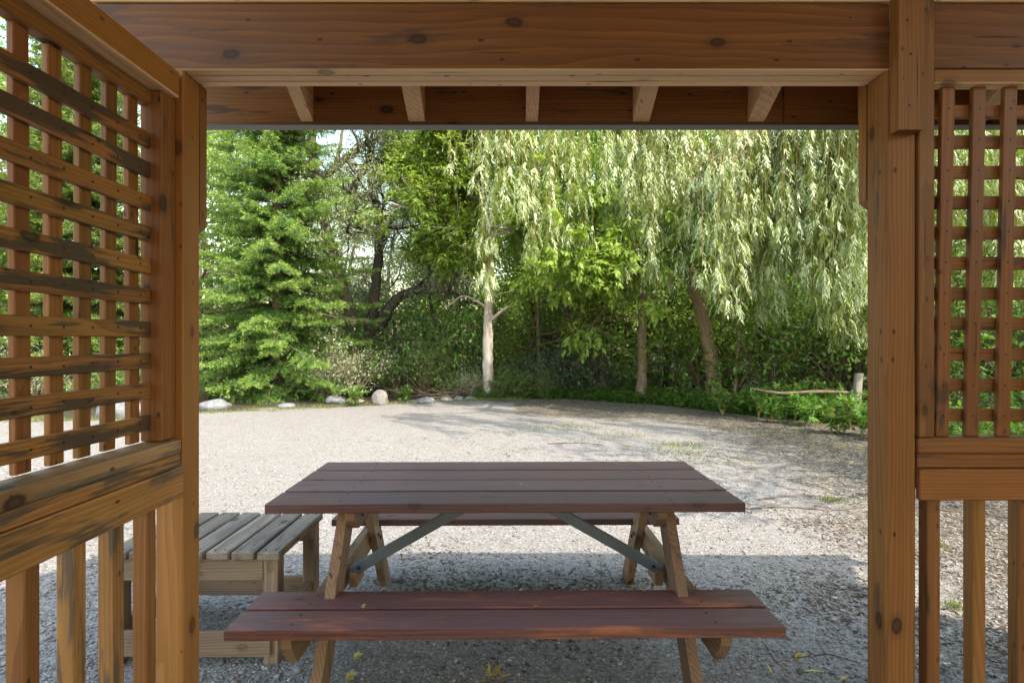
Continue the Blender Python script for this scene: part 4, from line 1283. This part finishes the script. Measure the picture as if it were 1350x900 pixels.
spots = [(-3.6, 13.0, 2, 0.95), (-2.9, 13.9, 1, 1.0), (-2.2, 13.9, 0, 0.8), (-1.6, 14.8, 0, 1.2), (-3.0, 16.2, 1, 1.6), (-1.9, 16.2, 1, 1.6), (-0.6, 15.6, 0, 1.3), (-4.5, 15.0, 1, 1.2), (-4.2, 13.0, 2, 0.6), (-6.8, 12.4, 1, 0.55), (-8.2, 11.6, 1, 0.7), (-9.4, 11.2, 2, 0.8),
         (-7.4, 14.6, 0, 1.1), (-11.2, 11.0, 1, 0.8), (-12.5, 11.6, 0, 1.1),
         (0.3, 14.8, 1, 1.3), (0.9, 15.4, 0, 1.5), (0.55, 14.0, 3, 0.9), (1.05, 13.9, 3, 1.0), (1.6, 13.9, 3, 1.05), (2.1, 13.6, 3, 0.85), (-1.0, 13.45, 2, 0.45), (-0.28, 13.3, 1, 0.42), (0.2, 13.5, 1, 0.5), (0.7, 13.5, 0, 0.4), (-1.5, 13.7, 1, 0.4), (1.9, 15.2, 0, 1.3), (3.2, 13.6, 1, 0.9), (2.8, 15.2, 0, 1.4), (3.9, 13.6, 0, 1.2),
         (4.4, 12.6, 1, 1.0), (5.0, 13.2, 0, 1.5), (5.4, 11.6, 1, 1.05), (6.1, 12.2, 0, 1.5), (6.8, 11.4, 0, 1.5), (7.4, 12.4, 0, 1.7), (8.0, 10.6, 0, 1.5), (7.3, 9.4, 1, 1.1), (8.6, 9.2, 0, 1.3), (9.6, 10.2, 0, 1.6), (8.4, 7.9, 1, 1.0), (9.8, 8.2, 0, 1.4), (11.2, 9, 0, 1.6), (5.2, 14.6, 0, 1.8), (3.6, 16, 0, 1.8), (7.9, 14.4, 0, 1.9), (9.6, 12.6, 0, 1.9)]
for k in range(22):
    spots.append((-21 + k * 2.0 + rr_.uniform(-0.6, 0.6), 21.5 + rr_.uniform(-2, 2.5), int(rr_.integers(0, 2)), rr_.uniform(1.5, 2.1)))
used = set()
for (x, y, k, s) in spots:
    o = SH[k] if k not in used else copy_tree(SH[k])
    used.add(k)
    o.location = (x, y, 0); o.rotation_euler.z = rr_.uniform(0, 6.28); o.scale = (s, s, s * rr_.uniform(0.9, 1.1))
    tag(o, shl[k], 'shrub', shg[k])

# low herbs that line the gravel: ground cover
rng = np.random.default_rng(91)
lv, stt = Leaves(), Tubes()
n = 0
PP, DD, RR, LL = [], [], [], []
while n < 3000:
    x = rng.uniform(-0.9, 11.0)
    y = edge_y(x) + rng.gamma(1.6, 0.35) - 0.05
    dens = 1.0 if x > 1.3 else 0.5
    if rng.random() > dens: continue
    h = np.clip(0.16 + 0.42 * (y - edge_y(x)), 0.10, 0.62) * rng.uniform(0.6, 1.25)
    if 3.2 < x < 6.8: h = min(h, 0.36)
    m_ = int(8 + h * 26)
    t = rng.random(m_) ** 0.8
    lean = rng.normal(0, 0.12, 2)
    pp = np.stack([x + lean[0] * t * h * 2, y + lean[1] * t * h * 2, h * t], 1)
    a = rng.uniform(0, 6.28, m_)
    dd = np.stack([np.cos(a), np.sin(a), rng.uniform(-0.3, 0.5, m_)], 1)
    PP.append(pp); DD.append(dd); RR.append(np.clip(rng.normal(0.45, 0.2) + 0.25 * t, 0, 1)); LL.append(0.05 + 0.05 * (1 - t))
    n += 1
pp, dd, r_, ll = map(np.concatenate, (PP, DD, RR, LL))
up = nrm(np.array([0, 0, 1.0]) + rng.normal(0, 0.3, pp.shape))
lv.add(pp, dd, np.cross(dd, up), ll * rng.uniform(0.7, 1.3, len(pp)), ll * 0.5, r_)
o = lv.build('ground_cover', M['herb'])
tag(o, 'low green herbs growing thickly along the far edge of the gravel', 'ground cover', kind='stuff')

# single leafy plants by the pole rail
def plant(seed, h, n):
    r_ = np.random.default_rng(seed)
    root = empty('leafy_plant')
    stt, lv = Tubes(), Leaves()
    for k in range(n):
        a = r_.uniform(0, 6.28); q = r_.uniform(0.1, 0.7)
        tipp = np.array([math.cos(a) * q * h, math.sin(a) * q * h, h * r_.uniform(0.6, 1.1)])
        c = curve([np.zeros(3), tipp * np.array([0.35, 0.35, 0.6]), tipp], 5)
        stt.add(c, np.linspace(0.005, 0.002, len(c)), 4)
        compound(r_, lv, c[4:], nrm(np.gradient(c, axis=0))[4:], 1, 0.10, 0.085, 0.048, 0.2)
    stt.build('stems', M['twig'], root)
    lv.build('leaves', M['herb'], root)
    return root
pl = [plant(51, 0.55, 9), plant(52, 0.4, 8), plant(53, 0.7, 8)]
used = set()
for (px, py, k, s) in ((952, 548, 0, 1.0), (1000, 550, 2, 0.8), (1018, 556, 1, 1.0), (1048, 553, 0, 1.0), (1062, 560, 1, 1.1), (1078, 545, 2, 0.9), (1105, 572, 1, 1.0), (1120, 560, 0, 0.9), (1136, 575, 0, 0.9), (1030, 545, 2, 0.8), (985, 545, 1, 1.0), (1092, 548, 0, 1.0), (1060, 546, 1, 1.1), (1118, 549, 2, 0.75), (1045, 541, 0, 0.9), (1128, 552, 1, 1.0), (1012, 543, 2, 0.8), (1180, 585, 0, 1.0), (1240, 590, 2, 0.8), (1290, 600, 0, 0.9), (1340, 600, 1, 1.0), (535, 530, 1, 0.8), (470, 534, 1, 0.9)):
    d = CAMZ * FPX / (py - 450)
    q = P(px, py, d)
    o = pl[k] if k not in used else copy_tree(pl[k])
    used.add(k)
    o.location = (q[0], q[1], 0); o.scale = (s, s, s); o.rotation_euler.z = rr_.uniform(0, 6.28)
    tag(o, 'leafy green plant growing at the edge of the gravel', 'plant', 'leafy plants at the edge of the gravel')

# ------------------------------------------------------------------ ROCKS, POLE RAIL, TWIGS
def rock_mat(name, a, b_):
    m, nt, out = new_mat(name)
    g = G(nt)
    v = g.node('TexCoord').outputs['Object']
    n1 = g.noise(v, 5.0, 6.0, 0.65); n2 = g.noise(v, 40.0, 4.0, 0.6)
    c = g.mix(g.step(g.math('ADD', g.math('MULTIPLY', n1, 0.7), g.math('MULTIPLY', n2, 0.4)), 0.35, 0.8), a, b_)
    bs = g.node('BsdfPrincipled')
    g.put(bs.inputs['Base Color'], c); bs.inputs['Roughness'].default_value = 0.85
    g.put(bs.inputs['Normal'], g.bump(g.math('ADD', n1, g.math('MULTIPLY', n2, 0.3)), 0.7, 0.03))
    nt.links.new(bs.outputs[0], out.inputs[0])
    return m
M['rock_grey'] = rock_mat('rock_grey', (0.085, 0.085, 0.09), (0.23, 0.23, 0.235))
M['rock_tan'] = rock_mat('rock_tan', (0.10, 0.092, 0.083), (0.27, 0.25, 0.225))


import bmesh
def rock(px, py, wpx, hpx, mat, label, seed, deep=0.8):
    d = CAMZ * FPX / (py - 450)
    c = P(px, py, d)
    w_, h_ = wpx / FPX * d, hpx / FPX * d
    bm = bmesh.new()
    bmesh.ops.create_icosphere(bm, subdivisions=4, radius=1.0)
    r_ = random.Random(seed)
    from mathutils import noise as mn
    off = Vector((r_.uniform(0, 90), r_.uniform(0, 90), r_.uniform(0, 90)))
    planes = [(Vector((r_.gauss(0, 1), r_.gauss(0, 1), r_.gauss(0.3, 1))).normalized(), r_.uniform(0.72, 0.92)) for _ in range(7)]
    for v in bm.verts:
        p = v.co.copy()
        for (n_, q) in planes:
            e = p.dot(n_) - q
            if e > 0: p -= n_ * e * 0.85
        p *= 1 + 0.10 * mn.noise(p * 1.7 + off) + 0.035 * mn.noise(p * 5 + off)
        v.co = Vector((p.x * w_ * 0.55, p.y * w_ * 0.55 * deep, p.z * h_ * 0.72 + h_ * 0.38))
    me = bpy.data.meshes.new('boulder')
    bm.to_mesh(me); bm.free()
    for f in me.polygons: f.use_smooth = True
    me.materials.append(mat)
    o = bpy.data.objects.new('boulder', me)
    COL.objects.link(o)
    o.location = (c[0], c[1] + w_ * 0.3 * deep, -0.01)
    tag(o, label, 'rock', 'rocks lining the gravel')
rock(278, 541, 38, 14, M['rock_grey'], 'wide flat grey boulder at the foot of the spruce beside the left post', 1)
rock(375, 538, 24, 7, M['rock_grey'], 'small low grey rock in front of the spruce trunk', 2)
rock(441, 532, 26, 10, M['rock_grey'], 'grey boulder right of the spruce with a grass tuft before it', 3)
rock(468, 531, 22, 5, M['rock_tan'], 'flat tan stone between the grey boulder and the upright pale one', 4)
rock(500, 533, 23, 18, M['rock_tan'], 'upright rounded pale boulder below the forked tree', 5)
rock(561, 532, 22, 9, M['rock_grey'], 'low grey boulder right of the upright pale one', 6)
rock(588, 529, 17, 6, M['rock_tan'], 'small flat stone by the twig pile', 7)
rock(604, 528, 14, 6, M['rock_grey'], 'small pale grey stone right of the twig pile', 8)
rock(621, 527, 15, 5, M['rock_grey'], 'small low stone below the pale ash trunk', 9)
rock(146, 551, 56, 24, M['rock_grey'], 'large grey boulder seen through the left lattice', 10)
rock(1005, 545, 30, 16, M['rock_grey'], 'grey stone half hidden in the herbs below the pole rail', 12)
rock(1112, 555, 32, 16, M['rock_grey'], 'grey boulder among leafy plants below the fence post', 13)
rock(1236, 560, 36, 20, M['rock_tan'], 'tan boulder seen through the right lattice', 14)

# pole fence
fp = empty('pole_fence', tuple(P(1130, 535, 9.4) * np.array([1, 1, 0])))
tag(fp, 'rough fence of one thin pole rail and a short thick post', 'fence')
base = np.array(fp.location)
rng = np.random.default_rng(5)
tb = Tubes(); c = curve(np.array([P(1128, 560, 9.4), P(1130, 515, 9.4), P(1133, 492, 9.4)]) - base, 5); c[0][2] = -0.05
tb.add(c, np.linspace(0.078, 0.066, len(c)), 10, rng, 0.04)
top_ = c[-1]; tb.add(np.array([top_, top_ + np.array([0, 0, 0.006])]), [0.066, 0.0005], 10)
tb.build('fence_post', M['bark_grey'], fp)
tb = Tubes(); c = curve(np.array([P(1134, 518, 9.46), P(1080, 516, 9.5), P(1030, 518, 9.6), P(990, 512, 9.9)]) - base, 8)
tb.add(c, np.linspace(0.030, 0.022, len(c)), 8, rng, 0.08)
tb.build('rail', M['bark_brown'], fp)

# twig pile at the bank and single fallen twigs
tb = Tubes()
rng = np.random.default_rng(6)
q0 = P(590, 528, 13.2); q0[2] = 0
for k in range(46):
    a = rng.uniform(-0.5, 0.5) + (math.pi if rng.random() < 0.5 else 0)
    st_ = np.array([rng.normal(0, 0.45), rng.normal(0.2, 0.3), rng.uniform(0.02, 0.16)])
    L = rng.uniform(0.4, 1.1)
    en = st_ + np.array([math.cos(a) * L, math.sin(a) * L * 0.5, rng.uniform(-0.05, 0.30)])
    c = curve([st_, (st_ + en) / 2 + rng.normal(0, 0.05, 3), en], 4); c[:, 2] = np.maximum(c[:, 2], 0.01)
    tb.add(c, np.linspace(0.008, 0.003, len(c)), 4)
o = tb.build('brushwood_pile', M['bark_brown']); o.location = tuple(q0)
tag(o, 'pile of dry brown twigs at the bank left of the pale ash trunk', 'twig pile')


def twig(pts, r, label):
    tb = Tubes()
    w3 = []
    for (px, py) in pts:
        d = CAMZ * FPX / (py - 450)
        q = P(px, py, d); q[2] = ground_z(q[0], q[1]) + r * 0.9
        w3.append(q)
    c = curve(np.array(w3), 5); b_ = c[0].copy()
    rr = np.random.default_rng(int(pts[0][0]))
    c[1:-1] += rr.normal(0, r * 0.8, (len(c) - 2, 3)) * np.array([1, 1, 0.3])
    tb.add(c - b_, np.linspace(r, r * 0.4, len(c)), 5, rr, 0.1)
    k = len(c) // 2
    side = c[k] + (c[k] - c[0]) * 0.18 + np.array([0, 0.14, 0.0])
    tb.add(np.array([c[k], side]) - b_, [r * 0.5, r * 0.25], 4)
    o = tb.build('fallen_twig', M['bark_brown'])
    o.location = tuple(b_)
    tag(o, label, 'twig', 'fallen twigs on the gravel')
twig([(722, 585), (755, 584), (795, 587)], 0.010, 'thin straight fallen twig on bright gravel behind the picnic table')
twig([(985, 672), (1040, 670), (1095, 674), (1140, 670)], 0.008, 'long fallen twig on the gravel right of the tabletop')
twig([(1090, 688), (1115, 690), (1138, 685)], 0.007, 'short fallen twig beside the right post')
twig([(1045, 865), (1090, 862), (1135, 872)], 0.004, 'curved fallen twig on shaded gravel near the foot of the right post')
twig([(1008, 848), (1025, 872), (1042, 888)], 0.003, 'thin fallen twig lying lengthwise right of the bench')
twig([(1215, 672), (1280, 676), (1345, 670)], 0.008, 'fallen twig behind the right balusters')
twig([(1000, 660), (1060, 655), (1110, 660)], 0.007, 'faint fallen twig in the leaf litter beyond the tabletop corner')

M['yellow_leaf'] = leaf_mat('yellow_leaf', [(0, (0.50, 0.38, 0.06)), (1, (0.62, 0.52, 0.12))], trans=0.2, rough=0.6)
M['tan_leaf'] = leaf_mat('tan_leaf', [(0, (0.30, 0.20, 0.07)), (1, (0.46, 0.34, 0.13))], trans=0.2, rough=0.7)
def fallen(px, py, L, W_, a, label, mat='yellow_leaf', z=None):
    d = CAMZ * FPX / (py - 450)
    q = P(px, py, d)
    lv = Leaves()
    rg_ = np.random.default_rng(int(px))
    for k in range(3 if W_ > 0.015 else 1):
        t0 = np.array([[0, 0, 0.001 + 0.003 * k]]); aa = a + ((k - 1) * 0.5 if W_ > 0.015 else 0)
        lv.add(t0, np.array([[math.cos(aa), math.sin(aa), 0.22 + 0.1 * k]]), np.array([[-math.sin(aa), math.cos(aa), 0.2]]), L * (1 if k == 1 or W_ <= 0.015 else 0.65), W_, rg_.random())
    o = lv.build('fallen_leaf', M[mat]); o.location = (q[0], q[1], ground_z(q[0], q[1]) + 0.008)
    tag(o, label, 'leaf', 'yellow fallen leaves' if mat == 'yellow_leaf' else None)
fallen(466, 871, 0.05, 0.022, 0.1, 'yellow fallen leaf on the gravel right of the near left table leg')
fallen(905, 893, 0.05, 0.012, 0.5, 'narrow yellow fallen leaf beneath the right end of the near bench')
fallen(1047, 869, 0.06, 0.018, -0.4, 'yellow fallen leaf lying on gravel right of the bench end')
fallen(1018, 890, 0.06, 0.010, 1.6, 'slender upright yellow fallen leaf right of the near right table leg')
fallen(1060, 886, 0.08, 0.009, -0.6, 'long thin yellow fallen leaf near the foot of the right post')
fallen(1106, 898, 0.05, 0.012, 0.2, 'yellow fallen leaf nearest the right post at the lower edge')
fallen(455, 899, 0.06, 0.02, 0.2, 'yellow fallen leaf at the lower edge left of the near left leg')
fallen(830, 594, 0.14, 0.05, 2.6, 'orange-brown fallen leaf on sunlit gravel beyond the tabletop', 'tan_leaf')

def on_bench(px, py, zt, L, label):
    d = (CAMZ - zt) * FPX / (py - 450)
    q = P(px, py, d)
    lv = Leaves()
    rg_ = np.random.default_rng(int(px))
    for k in range(4):
        aa = rg_.uniform(-0.5, 0.5) + math.pi * (k % 2)
        lv.add(np.array([[0, 0, 0.002 + 0.002 * k]]), np.array([[math.cos(aa), math.sin(aa), 0.25]]), np.array([[-math.sin(aa), math.cos(aa), 0.5]]), L * rg_.uniform(0.6, 1.0), L * 0.28, rg_.random(), fold=0.35)
    o = lv.build('dry_leaf', M['tan_leaf']); o.location = (q[0], q[1], zt + 0.002)
    tag(o, label, 'leaf')
on_bench(476, 803, 0.424, 0.030, 'pale curled dry leaf lying on the left of the near bench')
on_bench(704, 802, 0.424, 0.022, 'brown curled dry leaf lying at the middle of the near bench')
on_bench(685, 641, 0.742, 0.018, 'tiny dry leaf bit lying on the tabletop')

# clump of dried leaves
lv = Leaves()
rng = np.random.default_rng(9)
n = 26
a = rng.uniform(0, 6.28, n)
p = np.stack([rng.normal(0, 0.018, n), rng.normal(0, 0.018, n), rng.uniform(0.0, 0.02, n)], 1)
lv.add(p, np.stack([np.cos(a), np.sin(a), rng.uniform(0.0, 0.7, n)], 1), rng.normal(0, 1, (n, 3)), rng.uniform(0.03, 0.07, n), 0.009, rng.random(n), fold=0.45)
o = lv.build('dried_leaf_clump', M['tan_leaf'])
q = P(650, 893, CAMZ * FPX / (893 - 450)); o.location = (q[0], q[1], 0.008)
tag(o, 'tan clump of dried curled leaves on the gravel under the near bench', 'leaf clump')

# ------------------------------------------------------------------ LIGHT, SKY, CAMERA
SUN_EL = math.radians(49)
SUN_AZ = math.radians(138)          # clockwise from +Y
w = bpy.data.worlds.new('World')
SC.world = w
w.use_nodes = True
nt = w.node_tree
nt.nodes.clear()
sky = nt.nodes.new('ShaderNodeTexSky')
sky.sky_type = 'NISHITA'
sky.sun_disc = False
sky.sun_elevation = SUN_EL
sky.sun_rotation = SUN_AZ
sky.air_density = 2.0
sky.dust_density = 2.0
sky.ozone_density = 3.5
bg = nt.nodes.new('ShaderNodeBackground')
bg.inputs['Strength'].default_value = 0.15
wo = nt.nodes.new('ShaderNodeOutputWorld')
nt.links.new(sky.outputs[0], bg.inputs[0])
nt.links.new(bg.outputs[0], wo.inputs[0])
ld = bpy.data.lights.new('sun', 'SUN')
ld.energy = 2.0
ld.angle = math.radians(0.53)
ld.color = (1.0, 0.97, 0.93)
lo = bpy.data.objects.new('sun', ld)
COL.objects.link(lo)
sv = Vector((math.sin(SUN_AZ) * math.cos(SUN_EL), math.cos(SUN_AZ) * math.cos(SUN_EL), math.sin(SUN_EL)))
lo.rotation_euler = sv.to_track_quat('Z', 'Y').to_euler()
lo.location = sv * 30

cam = bpy.data.cameras.new('camera')
cam.sensor_width = 36.0
cam.lens = FPX / 1350.0 * 36.0
cam.clip_start = 0.05
cam.clip_end = 2000
co = bpy.data.objects.new('camera', cam)
COL.objects.link(co)
co.location = (0, 0, CAMZ)
co.rotation_euler = (math.pi / 2, 0, 0)
SC.camera = co

SC.view_settings.view_transform = 'Standard'
SC.view_settings.look = 'None'
SC.view_settings.exposure = 2.18
SC.view_settings.gamma = 1.0
SC.view_settings.use_curve_mapping = False
SC.view_settings.use_white_balance = True
SC.view_settings.white_balance_temperature = 7050
SC.cycles.use_denoising = True
SC.cycles.max_bounces = 10
SC.cycles.diffuse_bounces = 6
SC.cycles.transmission_bounces = 6
SC.cycles.transparent_max_bounces = 6
SC.cycles.sample_clamp_indirect = 8.0
